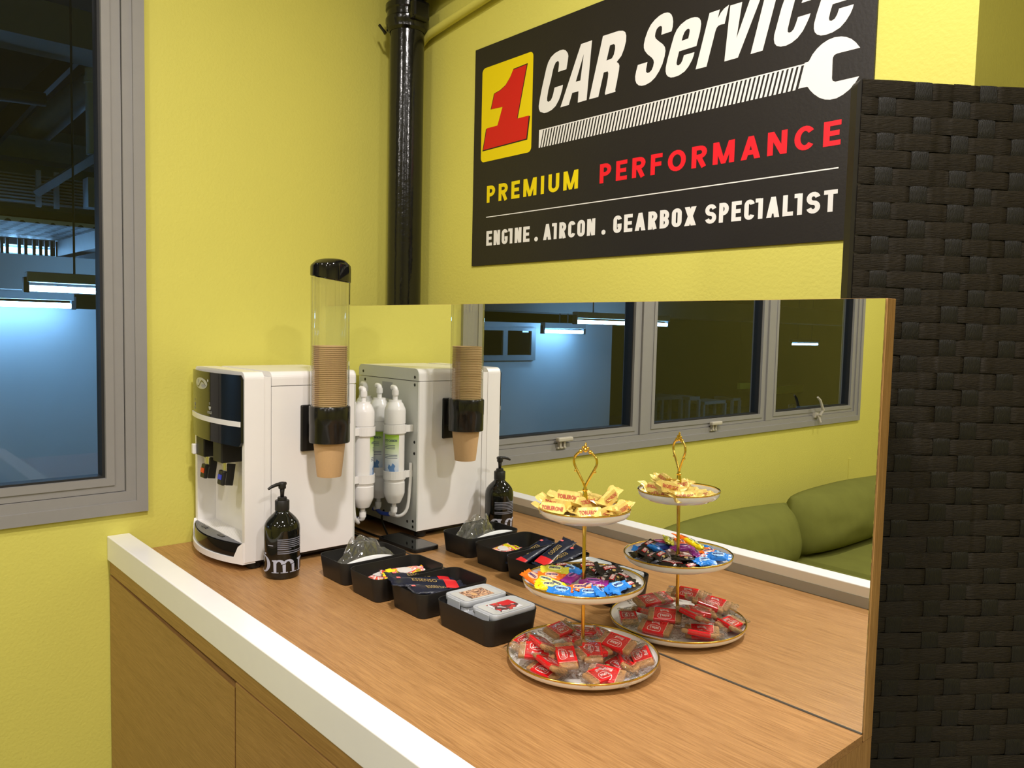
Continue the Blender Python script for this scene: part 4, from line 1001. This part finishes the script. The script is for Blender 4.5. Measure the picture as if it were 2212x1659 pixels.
# ================================================================== SWEETS on the middle tier
def candy_mat(n, c): return mat('wrapper_'+n, c, .22, var=.06, spec=.5)
CM = {'orange': (.90,.16,.01), 'pink': (.80,.08,.32), 'lime': (.60,.58,.04), 'yellow': (.88,.70,.01), 'blue': (.02,.22,.72), 'purple': (.25,.015,.22), 'black': (.016,.012,.010), 'deepblue': (.03,.06,.36)}
def candy(a, b, n0, colr, label, seed, flip=False):
    ctr = (a+b)/2; M_ = frame_from(a, b, n0); t_ = thing('wrapped_candy', label, 'candy', ctr, 'wrapped candies on the middle tier', M_.to_euler())
    L, Wd_, T = .031, .0205, .0115
    if colr == 'black': L, Wd_, T = .030, .022, .0105
    bd, h = pillow('wrapper', L, Wd_, T, .0085, candy_mat(colr, CM[colr]), t_, seed, .0014)
    on = lambda u, v, l=0: Vector((u, v, h(u, v)+.0007+l))
    if colr == 'black':
        flat('brand_banner', ([(-.0125,-.0045),(.0125,-.0035),(.0125,.0040),(-.0125,.0040)], [(0,1,2,3)]), on, mat('wrapper_banner_red', (.45,.02,.02), .3), t_, .003, False)
        flat('brand_print', fit_text('KOPIKO', .022, .0058, .025, 0, 0, 0), lambda u, v, l=0: on(u, v)+Vector((0,0,.0004)), INKW, t_, .004, False)
        flat('brand_bean', poly_geo([ellipse(.004,-.0075,.004,.0022,14)]), on, mat('wrapper_bean', (.45,.30,.08), .3), t_, 0, False)
    else:
        pale = {'orange': (.95,.45,.28), 'blue': (.35,.60,.90), 'purple': (.45,.12,.40), 'pink': (.90,.35,.55), 'deepblue': (.1,.2,.6)}.get(colr, (.78,.80,.30))
        flat('brand_patch', poly_geo([ellipse(0,0,.0115,.0062,20)]), on, mat('wrapper_pale_'+colr, pale, .25), t_, .004, False)
        flat('brand_print', fit_text('mentos', .019, .0056, .03, .2, 0, 0), lambda u, v, l=0: on(u, v)+Vector((0,0,.0004)), INKN, t_, .004, False)
CP_ = lambda c_: (1110+c_[0]/7.373, 1180+c_[1]/7.373)
CQ_ = lambda c_: (1360+c_[0]/6.38, 1000+c_[1]/6.38)
zf = Z2+.0066+.006
MID = [
 ((110,430),(330,590),1.6,.9,'orange','orange wrapped candy hanging over the left rim of the middle tier'),
 ((290,440),(480,320),.8,.8,'pink','only pink wrapped candy, at the back left of the middle tier'),
 ((450,370),(850,395),1.7,1.6,'lime','yellow-green wrapped candy lying on the back left of the middle tier heap'),
 ((450,480),(760,500),1.2,1.2,'orange','orange wrapped candy under the yellow-green one on the middle tier'),
 ((270,530),(530,610),1.3,1.0,'yellow','yellow wrapped candy near the left rim, upper one of the left yellow pair'),
 ((280,650),(600,670),.7,.7,'yellow','yellow wrapped candy lying lowest at the left front rim of the middle tier'),
 ((540,570),(830,690),1.0,.6,'yellow','yellow wrapped candy in the middle left between orange ones'),
 ((790,340),(1000,410),.9,.8,'blue','blue wrapped candy behind the purple one, left of the gold rod'),
 ((830,560),(1000,450),1.1,1.2,'purple','purple wrapped candy left of the gold rod on the middle tier'),
 ((1110,575),(1430,595),1.0,1.0,'purple','purple wrapped candy in front of the gold rod on the middle tier'),
 ((820,680),(1280,690),.9,.9,'orange','orange wrapped candy at the front centre of the middle tier'),
 ((480,715),(930,770),.6,.6,'blue','blue wrapped candy at the left front rim of the middle tier'),
 ((940,755),(1450,765),.7,.7,'blue','blue wrapped candy at the front rim of the middle tier'),
 ((1460,710),(1820,590),.5,.9,'blue','blue wrapped candy at the right front of the middle tier, end tilted up'),
 ((1020,340),(1310,320),.8,.8,'black','black wrapped coffee candy right behind the gold rod'),
 ((1330,400),(1700,350),1.3,1.2,'black','black wrapped coffee candy with its red banner on the back right of the heap'),
 ((1500,630),(1640,430),.9,1.2,'black','black wrapped coffee candy standing diagonally right of the purple one'),
 ((1690,430),(1960,550),.3,.3,'black','black wrapped coffee candy at the right rim of the middle tier'),
 ((1750,690),(1980,590),.1,.2,'black','black wrapped coffee candy low at the front right rim of the middle tier'),
 ((1230,690),(1440,660),.5,.4,'black','black wrapped coffee candy squeezed between orange and blue at the front'),
 ((540,300),(760,290),.1,.1,'purple','purple wrapped candy peeking out at the far back rim of the middle tier'),
]
MIDM = [
 ((150,1200),(380,1060),.8,1.3,'black','black wrapped coffee candy upright at the left of the mirrored middle tier'),
 ((20,1260),(220,1240),.2,.3,'black','black wrapped coffee candy at the left rim of the mirrored middle tier'),
 ((230,1330),(400,1260),.3,.5,'black','black wrapped coffee candy at the front left of the mirrored middle tier'),
 ((620,1310),(880,1320),.5,.5,'black','black wrapped coffee candy at the front centre of the mirrored middle tier'),
 ((500,1400),(760,1400),.0,.0,'black','black wrapped coffee candy lowest at the mirrored front rim'),
 ((320,1160),(520,1150),.6,.6,'deepblue','dark blue wrapped candy among the black ones facing the mirror'),
 ((-30,1160),(130,1180),.1,.1,'blue','blue wrapped candy at the far left rim of the mirrored middle tier'),
 ((820,1350),(1200,1365),.6,.6,'blue','blue wrapped candy at the front right of the mirrored middle tier'),
 ((1130,1280),(1350,1300),.9,.9,'blue','blue wrapped candy at the right rim of the mirrored middle tier'),
 ((960,1260),(1180,1230),.9,.9,'orange','orange wrapped candy on the right of the mirrored middle tier'),
]
for i, (a, b, ka, kb, cl_, lb) in enumerate(MID):
    A_, B_ = keep_on(P3(*CP_(a), zf+ka*.0095), P3(*CP_(b), zf+kb*.0095), .072 if i else .088); candy(A_, B_, (UP + to_cam(A_)*.35 + Vector((rnd.uniform(-.2,.2), rnd.uniform(-.2,.2), 0))).normalized(), cl_, lb, 100+i)
for i, (a, b, ka, kb, cl_, lb) in enumerate(MIDM):
    A_, B_ = keep_on(P3(*CQ_(a), zf+ka*.0095, True), P3(*CQ_(b), zf+kb*.0095, True), .070); candy(A_, B_, (UP + to_cam(A_, True)*.35 + Vector((rnd.uniform(-.2,.2), rnd.uniform(-.2,.2), 0))).normalized(), cl_, lb, 200+i)

# ================================================================== GOLD CHOCOLATES on the top tier
GFOIL = mat('gold_foil_paper', (.80, .60, .17), .3, .25, var=.08)
def choc(a, b, n0, label, seed):
    ctr = (a+b)/2; M_ = frame_from(a, b, n0); t_ = thing('wrapped_chocolate', label, 'chocolate', ctr, 'gold wrapped chocolates on the top tier', M_.to_euler()); t_.scale = (1.2, 1.12, 1.12)
    rg = random.Random(seed); so = Vector((rg.random()*40, rg.random()*40, 0)); Lb, fin = .036, .012
    xs = [-Lb/2-fin, -Lb/2-fin*.55, -Lb/2-.0015, -Lb/2+.002] + [-Lb/2+.002+(Lb-.004)*i/8 for i in range(1, 8)] + [Lb/2-.002, Lb/2+.0015, Lb/2+fin*.55, Lb/2+fin]
    sec = [(.0105,-.0068), (.0095,-.0040), (.0022,.0088), (-.0022,.0088), (-.0095,-.0040), (-.0105,-.0068), (0,-.0072)]
    finsec = [(.0115,.000), (.0075,.0012), (.0025,.0008), (-.0025,.0008), (-.0075,.0012), (-.0115,.000), (0,-.0008)]
    bend = [rg.uniform(.1,.75), rg.uniform(.1,.75)]; V, F = [], []
    for x in xs:
        e = abs(x)-Lb/2
        for j, (p, q) in enumerate(finsec if e > 0 else sec):
            nz = Vector((noise.noise(Vector((x*120, j*2.1, 1))+so), noise.noise(Vector((x*120, j*2.1, 5))+so), 0))*.0013
            zz = q + nz.y + (e*bend[0 if x < 0 else 1] if e > 0 else 0); xx = x + (.0012*(1 if j % 2 else -1) if e > fin*.8 else 0)
            V.append((xx, p*(1 if e <= 0 or e > fin*.3 else .92)+nz.x, zz))
    k = len(sec)
    for i in range(len(xs)-1):
        for j in range(k): F.append((i*k+j, i*k+(j+1) % k, (i+1)*k+(j+1) % k, (i+1)*k+j))
    F.append(tuple(range(k))); F.append(tuple(range((len(xs)-1)*k, len(xs)*k)))
    bd = raw('foil', V, F, GFOIL, t_, False, False)
    sl = Vector((0, -.0073, .0128)).normalized(); nn_ = Vector((0, -.0128, -.0073)).normalized()*-1
    for sd_ in (-1, 1):
        base = Vector((0, sd_*.0060, .0022)); vv_ = Vector((0, -sd_*.0073, .0128)).normalized(); nn_ = Vector((0, sd_*.0128, .0073)).normalized()
        flat('brand_print', fit_text('TOBLERONE', .031, .0062, .03, 0, 0, 0), lambda u, v, l=0, b_=base, w_=vv_, n_=nn_, s_=-sd_: Vector((u*s_, 0, 0)) + b_ + w_*v + n_*.0011, mat('ink_brown_red', (.42,.05,.03), .4), bd, .006, False)
TP_ = lambda c_: (1140+c_[0]/7.542, 930+c_[1]/7.542)
zt3 = Z3+.0066+.0075
TOP = [
 ((1290,1340),(700,1350),.0,.0,'gold wrapped chocolate bar at the very front of the top tier'),
 ((210,1245),(630,1300),.1,.0,'gold wrapped chocolate at the left front rim of the top tier'),
 ((250,1130),(560,1220),.6,.3,'gold wrapped chocolate leaning on the left rim, behind the front left one'),
 ((460,1050),(890,1110),1.4,1.2,'gold wrapped chocolate on top left of the gold rod'),
 ((1010,1100),(1200,1160),.7,.7,'gold wrapped chocolate just right of the gold rod, pointed end up'),
 ((1190,1190),(1390,1010),.8,1.7,'gold wrapped chocolate standing tallest on the right of the top tier'),
 ((1290,1360),(1560,1240),.1,.3,'gold wrapped chocolate at the right front of the top tier'),
 ((1480,1350),(1660,1230),.1,.3,'gold wrapped chocolate sticking over the right rim of the top tier'),
 ((560,1240),(880,1210),.0,.0,'gold wrapped chocolate lying flat in the centre behind the front bar'),
]
TOPM = [
 ((420,350),(900,260),.9,1.1,'gold wrapped chocolate on top of the side facing the mirror'),
 ((240,390),(640,470),.1,.0,'gold wrapped chocolate at the left front of the mirrored top tier'),
 ((760,460),(1090,430),.0,.1,'gold wrapped chocolate at the right front of the mirrored top tier'),
]
for i, (a, b, ka, kb, lb) in enumerate(TOP):
    A_, B_ = keep_on(P3(*TP_(a), zt3+ka*.013), P3(*TP_(b), zt3+kb*.013), .056); choc(A_, B_, (UP + to_cam(A_)*.15 + Vector((rnd.uniform(-.2,.2), rnd.uniform(-.2,.2), 0))).normalized(), lb, 300+i)
for i, (a, b, ka, kb, lb) in enumerate(TOPM):
    A_, B_ = keep_on(P3(*CQ_(a), zt3+ka*.013, True), P3(*CQ_(b), zt3+kb*.013, True), .054); choc(A_, B_, (UP + to_cam(A_, True)*.15).normalized(), lb, 320+i)

# ================================================================== SACHETS
T5 = lambda c_: (680+c_[0]/7.373, 1140+c_[1]/7.373)
T6 = lambda c_: (820+c_[0]/6.144, 1220+c_[1]/6.144)
NAVY = mat('navy_foil', (.010, .013, .030), .26, var=.15); SRED = mat('sachet_red', (.62, .015, .02), .3)
def stick(a, b, n0, label, seed):
    ctr = (a+b)/2; M_ = frame_from(a, b, n0); t_ = thing('coffee_sachet', label, 'sachet', ctr, 'navy coffee sachets', M_.to_euler())
    bd, h = pillow('foil_pack', .135, .036, .0085, .010, NAVY, t_, seed, .0016, 22, 8)
    on = lambda u, v, l=0: Vector((u, v, h(u, v)+.0010))
    flat('red_end', ([(.036,-.0165),(.0655,-.0160),(.0655,.0160),(.036,.0165)], [(0,1,2,3)]), on, SRED, bd, .003, False)
    flat('brand_print', fit_text('ESSENSO', .052, .0105, .0, 0, -.006, .003), on, INKG, bd, .005, False)
    flat('tear_mark', ([(-.062,.008),(-.054,.008),(-.054,.0145),(-.062,.0145)], [(0,1,2,3)]), on, mat('ink_coral', (.85,.16,.15), .4), bd, .004, False)
for a, b, za, zb, lb, sd in (((120,215),(1120,275),.0600,.0330,'navy coffee sachet on top of the others, gold lettering and red end facing up',1),
                            ((70,150),(1010,200),.0545,.0240,'navy coffee sachet beneath the top one, poking furthest over the tray rim',2),
                            ((330,330),(1230,330),.0545,.0200,'navy coffee sachet at the right side of the tray, nearest the clear-lidded boxes',3)):
    A_, B_ = P3(*T6(a), za), P3(*T6(b), zb); stick(A_, B_, (UP + to_cam(A_)*.25).normalized(), lb, 400+sd)
SAC = print_mat('sachet_print', [(.45,.10,.06), (.85,.30,.28), (.85,.80,.72), (.75,.05,.05), (.80,.68,.02), (.35,.28,.03)], 55)
for a, b, za, zb, lb, sd in (((820,790),(1240,770),.018,.018,'colourful yellow and pink sachet lying at the left of its tray',1), ((1120,770),(1740,690),.026,.026,'colourful pink and white sachet lying in the middle of its tray',2)):
    A_, B_ = P3(*T5(a), za), P3(*T5(b), zb); ctr = (A_+B_)/2; M_ = frame_from(A_, B_, (UP+to_cam(A_)*.3).normalized())
    t_ = thing('drink_sachet', lb, 'sachet', ctr, 'colourful sachets in the second tray', M_.to_euler())
    bd, h = pillow('foil_pack', .080, .048, .012, .008, SAC, t_, 440+sd, .0016, 16, 8)
    on = lambda u, v, l=0, h=h: Vector((u, v, h(u, v)+.0012))
    flat('cup_picture', poly_geo([ellipse(.0,.004,.016,.012,20)]), on, mat('ink_cup_white', (.62,.58,.55), .4), bd, .004, False)
    flat('yellow_end', ([(-.038,-.020),(-.026,-.020),(-.026,.020),(-.038,.020)], [(0,1,2,3)]), on, mat('ink_lemon', (.80,.72,.01), .35), bd, .004, False)

# ================================================================== CLEAR-LIDDED BOXES
LIDM = mat('frosted_lid', (.50, .51, .49), .25, var=.02); CLIPM = mat('smoky_clear_plastic', (.42, .44, .47), .2, var=.03)
def snack_box(cx, cy, rz, label, pm, ppos):
    t_ = thing('clip_lid_box', label, 'box', (cx, cy, .0035), 'clip-lid boxes in the sideways tray', (0, 0, rz)); hx, hy = .0355, .0505
    bm = bmesh.new(); add_rrect(bm, hx-.002, hy-.002, .011, [(0,.003), (.002,.0008), (.044,0), (.044,.0016), (.003,.0030)], 5); V = bm.verts[:]; bm.faces.new(V[:24][::-1]); from_bm('container', bm, CLIPM, t_, True, False)
    bm = bmesh.new(); add_rrect(bm, hx, hy, .012, [(.0415,.0004), (.0420,0), (.0510,0), (.0520,.0010), (.0522,.0028), (.0512,.0045), (.0506,.0052)], 5); V = bm.verts[:]; bm.faces.new(V[-24:]); ld = from_bm('lid', bm, CLIPM, t_, True, False)
    bm = bmesh.new(); rg = add_rrect(bm, hx-.0075, hy-.0075, .007, [(.0508, 0)], 5); bm.faces.new(rg[0]); from_bm('lid_inlay', bm, LIDM, ld, False, False)
    for s_ in (-1, 1): box('clip', -.019, .019, s_*(hy+.0014)-.0012, s_*(hy+.0014)+.0012, .026, .0500, CLIPM, ld, .0008, 1, None, False)
    flat('picture_label', ([(-.021,-.026),(.021,-.026),(.021,.028),(-.021,.028)], [(0,1,2,3)]), lambda u, v, l=0: Vector((u, v, .0511)), pm, ld, 0, False)
    return ld
PA_ = print_mat('picture_nuts', [(.10,.05,.03), (.30,.14,.08), (.62,.38,.22), (.20,.09,.05), (.42,.30,.24)], 70, .4)
PB_ = print_mat('picture_red_white', [(.62,.62,.66), (.70,.70,.72), (.10,.04,.04), (.62,.03,.03), (.32,.12,.06)], 60, .4)
def quad_center(c4, z): p = [P3(*T6(c_), z) for c_ in c4]; return sum(p, Vector())/4
qa = quad_center([(875,370),(1370,255),(1655,380),(1220,530)], .0535); qb = quad_center([(1255,550),(1690,410),(2065,560),(1600,690)], .0535)
la = snack_box(qa.x, qa.y, -.03, 'clip-lid box with a brown nut picture on its lid, further from the cake stand', PA_, 0)
lb_ = snack_box(qb.x, qb.y, .0, 'clip-lid box with a red and white picture on its lid, nearer the cake stand', PB_, 0)
flat('red_corner', ([(.0,-.002),(.020,-.002),(.020,.027),(.0,.027)], [(0,1,2,3)]), lambda u, v, l=0: Vector((u*-1, v, .0514)), mat('sachet_red', (1,0,0)), lb_, 0, False)
flat('nut_picture', poly_geo([ellipse(.004,-.008,.008,.006,16)]), lambda u, v, l=0: Vector((u, v, .0514)), mat('ink_almond', (.62,.36,.16), .4), la, 0, False)

# ================================================================== SOFA seen in the mirror
sofa = thing('sofa', 'low green fabric sofa against the window wall, seen in the mirror', 'sofa', (.45, -2.2, ZF))
box('sofa_base', .04, .88, -3.28, -1.14, ZF+.06, ZF+.30, GREEN, sofa, .02)
for k in range(4): box('leg', (.08, .78)[k % 2], (.08, .78)[k % 2]+.05, (-1.25, -3.22)[k//2], (-1.25, -3.22)[k//2]+.05, ZF, ZF+.0595, BLACKM, sofa)
def cushion(name, x0, x1, y0, y1, z0, z1, lean, parent=None, lab=None, puff=.06, seed=0, tip=0):
    n = 18; bm = bmesh.new(); cx, cy, cz = (x0+x1)/2, (y0+y1)/2, (z0+z1)/2; hx, hy, hz = (x1-x0)/2, (y1-y0)/2, (z1-z0)/2; S = {}
    for side in (1, -1):
        for j in range(n+1):
            for i in range(n+1):
                u, v = i/n*2-1, j/n*2-1
                e = (1-abs(u)**2.6)*(1-abs(v)**2.4); th = hx*(.06+.94*max(0, e)**.5)
                pinch = 1 - .035*(abs(u)*abs(v))**2*2
                wr_ = .010*noise.noise(Vector((u*2.3+seed, v*2.3, side)))*e
                S[side, i, j] = bm.verts.new((cx+side*(th+wr_) , cy+u*hy*pinch*(1-.05*(1-abs(v))*0), cz+v*hz*(pinch+.04*(1-u*u)*(v > 0)) + tip*u*hz))
    for side in (1, -1):
        for j in range(n):
            for i in range(n): bm.faces.new((S[side,i,j], S[side,i+1,j], S[side,i+1,j+1], S[side,i,j+1]))
    for k in range(n):
        for A, B in (((k,0),(k+1,0)), ((k,n),(k+1,n)), ((0,k),(0,k+1)), ((n,k),(n,k+1))):
            bm.faces.new((S[1,A[0],A[1]], S[1,B[0],B[1]], S[-1,B[0],B[1]], S[-1,A[0],A[1]]))
    for v in bm.verts: v.co.x += lean*(z1-v.co.z)
    return from_bm(name, bm, GREEN, parent, True)
for a, b in ((-2.20,-1.16), (-3.26,-2.22)): box('seat_cushion', .05, .88, a, b, ZF+.305, ZF+.46, GREEN, sofa, .03, 3)
tag(cushion('sofa_cushion', .10, .34, -2.175, -1.23, -.438, -.172, .22, None, None, seed=1, tip=.03), 'green back cushion nearer the counter, left one in the mirror', 'cushion', 'green back cushions of the sofa')
tag(cushion('sofa_cushion', .09, .34, -3.24, -2.18, -.438, -.160, .18, None, None, seed=5, tip=.0), 'green back cushion further along the window wall, right one in the mirror', 'cushion', 'green back cushions of the sofa')

# ================================================================== THE WORKSHOP OUTSIDE THE WINDOW
OUTW = mat('outside_white_paint', (.46, .52, .56), .7, var=.05, vscale=3); OUTC = mat('outside_concrete', (.20, .21, .21), .8, var=.15, vscale=4); OUTD = mat('outside_dark_steel', (.035, .04, .045), .6, var=.2)
OUTG = mat('outside_galvanised', (.26, .29, .31), .5, .2, var=.1); OUTO = mat('outside_dark_olive', (.075, .068, .03), .8, var=.15)
tag(box('wall_outside', -3.1, -3.0, -4.62, 1.6, ZF, .615, OUTW), kind='structure')
tag(box('wall_outside_far', -7.1, -7.0, -13.2, 2.4, ZF, 3.0, OUTO), kind='structure')
tag(box('wall_outside_end', -7.0, -.1, 2.3, 2.4, ZF, 3.0, OUTO), kind='structure')
tag(box('wall_outside_front', -7.0, -.1, -13.2, -13.1, ZF, 3.0, OUTO), kind='structure')
tag(box('floor_outside', -7.1, -.1, -13.2, 2.4, ZF-.1, ZF, OUTC), kind='structure')
tag(box('ceiling_outside', -7.1, -.1, -13.2, 2.4, 2.4, 2.5, OUTD), kind='structure')
tag(box('wall_left_outer', -.1, -.0, -13.2, -4.5, ZF, 2.4, OUTO), kind='structure')
def xh_(px, py, X, mir=False):
    p = hit(px, py, 0, X); return Vector((p.x, -p.y if mir else p.y, p.z))
def tube_light(y0, y1, x, z, label, mount):
    t = thing('tube_light', label, 'tube light', (x, (y0+y1)/2, z), 'fluorescent tubes in the workshop')
    box('housing', x-.03, x+.03, y0, y1, z+.028, z+.075, OUTG, t, .004)
    for e in (y0-.012, y1-.012): box('end_holder', x-.018, x+.018, e, e+.024, z-.02, z+.05, OUTD, t, .003)
    tube('tube', [(x, y0+.012, z), (x, y1-.012, z)], .014, mat('tube_glow', TUBE_COL, .4, emit=TUBE_STR, var=0), t, 12)
    for e in (y0+.2, y1-.2): tube('hanger', [(x, e, z+.075), (x, e, mount)], .005, OUTD, t, 6)
# concrete beam that carries the tubes, running along the outside wall
tag(box('trim_2', -3.1, -2.62, -13.1, 1.6, .70, .875, OUTC), kind='structure')
a = xh_(56, 622, -2.2); tube_light(a.y, a.y+1.2, -2.2, a.z, 'fluorescent tube light seen directly through the window, upper of two', 2.4)
a = xh_(158, 661, -2.85); tube_light(a.y-1.2, a.y, -2.85, a.z, 'fluorescent tube light seen directly through the window, lower of two', .70)
a, b = xh_(1242, 692, -2.2, True), xh_(1441, 704, -2.2, True); tube_light(b.y, a.y, -2.2, (a.z+b.z)/2, 'long fluorescent tube light across the reflected window panes', 2.4)
a, b = xh_(1172, 715, -2.85, True), xh_(1260, 718, -2.85, True); tube_light(b.y, a.y, -2.85, (a.z+b.z)/2, 'short fluorescent tube light on the reflected blue wall', .70)
a, b = xh_(1708, 742, -4.2, True), xh_(1766, 745, -4.2, True); tube_light(b.y, a.y, -4.2, (a.z+b.z)/2, 'distant fluorescent tube light in the rightmost reflected pane', 2.4)
tube_light(-1.15, .05, -3.46, .955, 'added tube light behind the outdoor beam, put in to light the perforated planks', 1.0)  # added source, brightens the planks and the blinds behind the railing
tube_light(.95, 2.15, -4.5, 1.6, 'unseen tube light added high outside to brighten the upper workshop', 2.4)  # extra tube out of view, added to lift the dark upper part outside
tag(box('blind_panel', -3.62, -3.60, -1.3, .9, .80, 1.10, OUTW), 'pale blinds behind the dark steel railing outside the window', 'blind')
# things in the upper part of the direct view
def slab(name, label, cat, p0, p1, X, dpt, m_):
    a, b = xh_(*p0, X), xh_(*p1, X); y0, y1 = sorted((a.y, b.y)); z0, z1 = sorted((a.z, b.z))
    return tag(box(name, X-dpt, X, y0, y1, z0, z1, m_), label, cat)
slab('steel_beam', 'dark steel beam above the outdoor tube lights', 'beam', (-160, 446), (320, 478), -2.35, .10, OUTD)
zt_ = xh_(100, 484, -2.36).z
PERF = mat('perforated_steel', (.42, .50, .56), .5, .3, var=.1)
def perf_mat():
    mt, nt, b = nodes_of('perforated_tray_steel'); mp = mapping(nt, (1,1,1)); vo = N(nt, 'ShaderNodeTexVoronoi'); vo.inputs['Scale'].default_value = 16; vo.inputs['Randomness'].default_value = .1
    nt.links.new(mp.outputs[0], vo.inputs['Vector']); rp = N(nt, 'ShaderNodeValToRGB'); rp.color_ramp.interpolation = 'CONSTANT'; rp.color_ramp.elements[0].color = (.02,.03,.04,1); rp.color_ramp.elements[1].color = (.50,.58,.64,1); rp.color_ramp.elements[1].position = .28
    nt.links.new(vo.outputs['Distance'], rp.inputs[0]); nt.links.new(rp.outputs[0], b.inputs['Base Color']); b.inputs['Roughness'].default_value = .5; return mt
PM = perf_mat()
tr_ = thing('cable_tray', 'perforated metal planks lit from below outside the window', 'platform', (-2.7, -.2, zt_))
for k in range(4): box('plank', -2.36-.22*(k+1)+.012, -2.36-.22*k, -1.1, .55, zt_, zt_+.02, PM, tr_)
box('side_rail', -3.24, -2.36, .02, .09, zt_-.09, zt_-.001, OUTG, tr_)
rl = thing('railing', 'dark steel railing in front of bright blinds outside the window', 'railing', (-3.3, -.2, zt_-.2))
a = xh_(0, 520, -3.3); b = xh_(0, 545, -3.3)
for k, px in enumerate((4, 16, 42, 56, 74, 88, 100, 112, 124)): y = xh_(px, 530, -3.3).y; box('baluster', -3.32, -3.30, y-.008, y+.008, b.z-.02, a.z+.02, OUTD, rl)
box('bottom_rail', -3.33, -3.29, -1.2, .6, b.z-.06, b.z-.021, OUTD, rl)
lv = thing('louvre_panel', 'brown louvre panel with pale slats high outside the window', 'louvre', (-3.7, -.1, xh_(90, 440, -3.7).z))
y0, y1 = xh_(-120, 400, -3.7).y, xh_(195, 400, -3.7).y; zb_, zt2 = xh_(90, 442, -3.7).z, xh_(90, 378, -3.7).z
box('backing', -3.76, -3.74, y0, y1, zb_, zt2, mat('outside_brown', (.10, .07, .05), .8), lv)
for k in range(9): z = zb_+(zt2-zb_)*(k+.5)/9; box('slat', -3.735, -3.70, y0, y1, z-.006, z+.004, OUTG, lv)
for px in (83, 122): y = xh_(px, 400, -3.66).y; box('post', -3.68, -3.65, y-.014, y+.014, zb_-.02, zt2+.02, OUTW, lv)
slab('wall_box', 'small white metal box on the wall high outside the window', 'box', (190, 382), (240, 452), -3.2, .12, OUTW)
slab('duct', 'long grey horizontal duct high outside the window', 'duct', (-200, 306), (300, 334), -3.9, .2, OUTG)
slab('duct', 'grey duct near the top of the directly seen window', 'duct', (-200, 18), (320, 58), -2.5, .3, OUTC)
t = thing('drain_pipe', 'pale vertical drain pipe outside at the right edge of the window', 'pipe', xh_(202, 330, -3.0))
tube('pipe', [xh_(202, 335, -3.0), xh_(201, 240, -3.0), xh_(199, 150, -3.0)], .038, OUTW, t, 16)
tube('collar', [xh_(200, 182, -3.0), xh_(200, 168, -3.0)], .046, OUTW, t, 16)
t = tube('steel_pipe', [xh_(-120, 192, -2.9), xh_(0, 203, -2.9), xh_(98, 216, -2.9)], .036, OUTD, None, 12); tag(t, 'dark horizontal steel pipe high outside the window', 'pipe')
t = tube('steel_beam', [xh_(-40, 322, -3.3), xh_(60, 215, -3.5), xh_(170, 110, -3.7)], .06, OUTD, None, 4); tag(t, 'dark slanting steel beam high outside the window', 'beam')
t = tube('steel_beam', [xh_(80, 416, -3.35), xh_(230, 324, -2.9)], .03, OUTG, None, 4); tag(t, 'pale slanting steel beam in front of the louvre panel', 'beam')
t = tube('vent_duct', [xh_(60, 300, -4.2), xh_(165, 210, -4.0), xh_(230, 165, -3.9)], .09, OUTG, None, 12); tag(t, 'pale round slanting duct behind the drain pipe', 'duct')
# window in the outside wall, seen in the mirror
a, b = xh_(1010, 704, -2.995, True), xh_(1152, 778, -2.995, True); w2 = setting('window_2', (-3.0, (a.y+b.y)/2, b.z))
ya, yb, za, zb = b.y, a.y, b.z, min(a.z, .61); bm = bmesh.new()
add_frame(bm, -3.0, -2.97, (ya, yb, za, zb), (ya+.05, yb-.05, za+.045, zb-.03)); from_bm('frame', bm, OUTG, w2); ym = xh_(1088, 740, -2.995, True).y
box('mullion', -2.999, -2.972, ym-.025, ym+.025, za+.045, zb-.03, OUTG, w2)
for c0, c1 in ((ya+.05, ym-.025), (ym+.025, yb-.05)): box('pane', -2.9985, -2.990, c0, c1, za+.045, zb-.03, BLACKG, w2)
# white framed tables and yellow barrier further out
for i, (p0, p1, top) in enumerate((((1418,0),(1474,0),858), ((1490,0),(1512,0),858), ((1522,0),(1568,0),868), ((1584,0),(1600,0),860))):
    X = -5.2 - .25*i; a, b = xh_(p0[0], top, X, True), xh_(p1[0], top, X, True)
    t = thing('frame_table', 'white metal frame table, ' + ['leftmost of four in the middle reflected pane', 'second from left in the middle reflected pane', 'third from left in the middle reflected pane', 'rightmost of four in the middle reflected pane'][i], 'table', (X, (a.y+b.y)/2, ZF), 'white frame tables in the workshop')
    box('top_rail', X-.4, X, b.y, a.y, a.z-.05, a.z, OUTW, t)
    for y in (a.y, b.y):
        for dx_ in (0, -.36): box('leg', X-.04+dx_, X+dx_, y-.025, y+.025, ZF, a.z-.051, OUTW, t)
for i, (p0, p1) in enumerate((((1598,828),(1640,836)), ((1670,836),(1744,844)))):
    a, b = xh_(*p0, -5.6, True), xh_(*p1, -5.6, True)
    tag(box('barrier_rail', -5.65, -5.6, b.y, a.y, b.z-.02, a.z, mat('barrier_yellow', (.62, .50, .04), .6)), ['yellow barrier rail in the middle reflected pane', 'yellow barrier rail in the rightmost reflected pane'][i], 'barrier')
a, b = xh_(1727, 880, -.55, True), xh_(1797, 915, -.55, True)
t = thing('workshop_chair', 'blue chair back just outside the rightmost reflected pane', 'chair', (-.6, (a.y+b.y)/2, ZF))
box('backrest', -.62, -.55, b.y, a.y, b.z-.10, a.z, mat('blue_vinyl', (.05, .16, .36), .4), t, .03, 4)
box('armrest', -.60, -.56, a.y+.02, a.y+.06, b.z-.1, a.z+.02, BLACKM, t, .01)
box('seat', -1.1, -.62, b.y, a.y, ZF+.42, ZF+.50, mat('blue_vinyl', (1,1,1)), t, .03, 3)
box('back_post', -.64, -.60, (a.y+b.y)/2-.03, (a.y+b.y)/2+.03, ZF+.50, b.z-.101, BLACKM, t); box('pedestal', -.90, -.84, (a.y+b.y)/2-.03, (a.y+b.y)/2+.03, ZF+.001, ZF+.42, BLACKM, t)
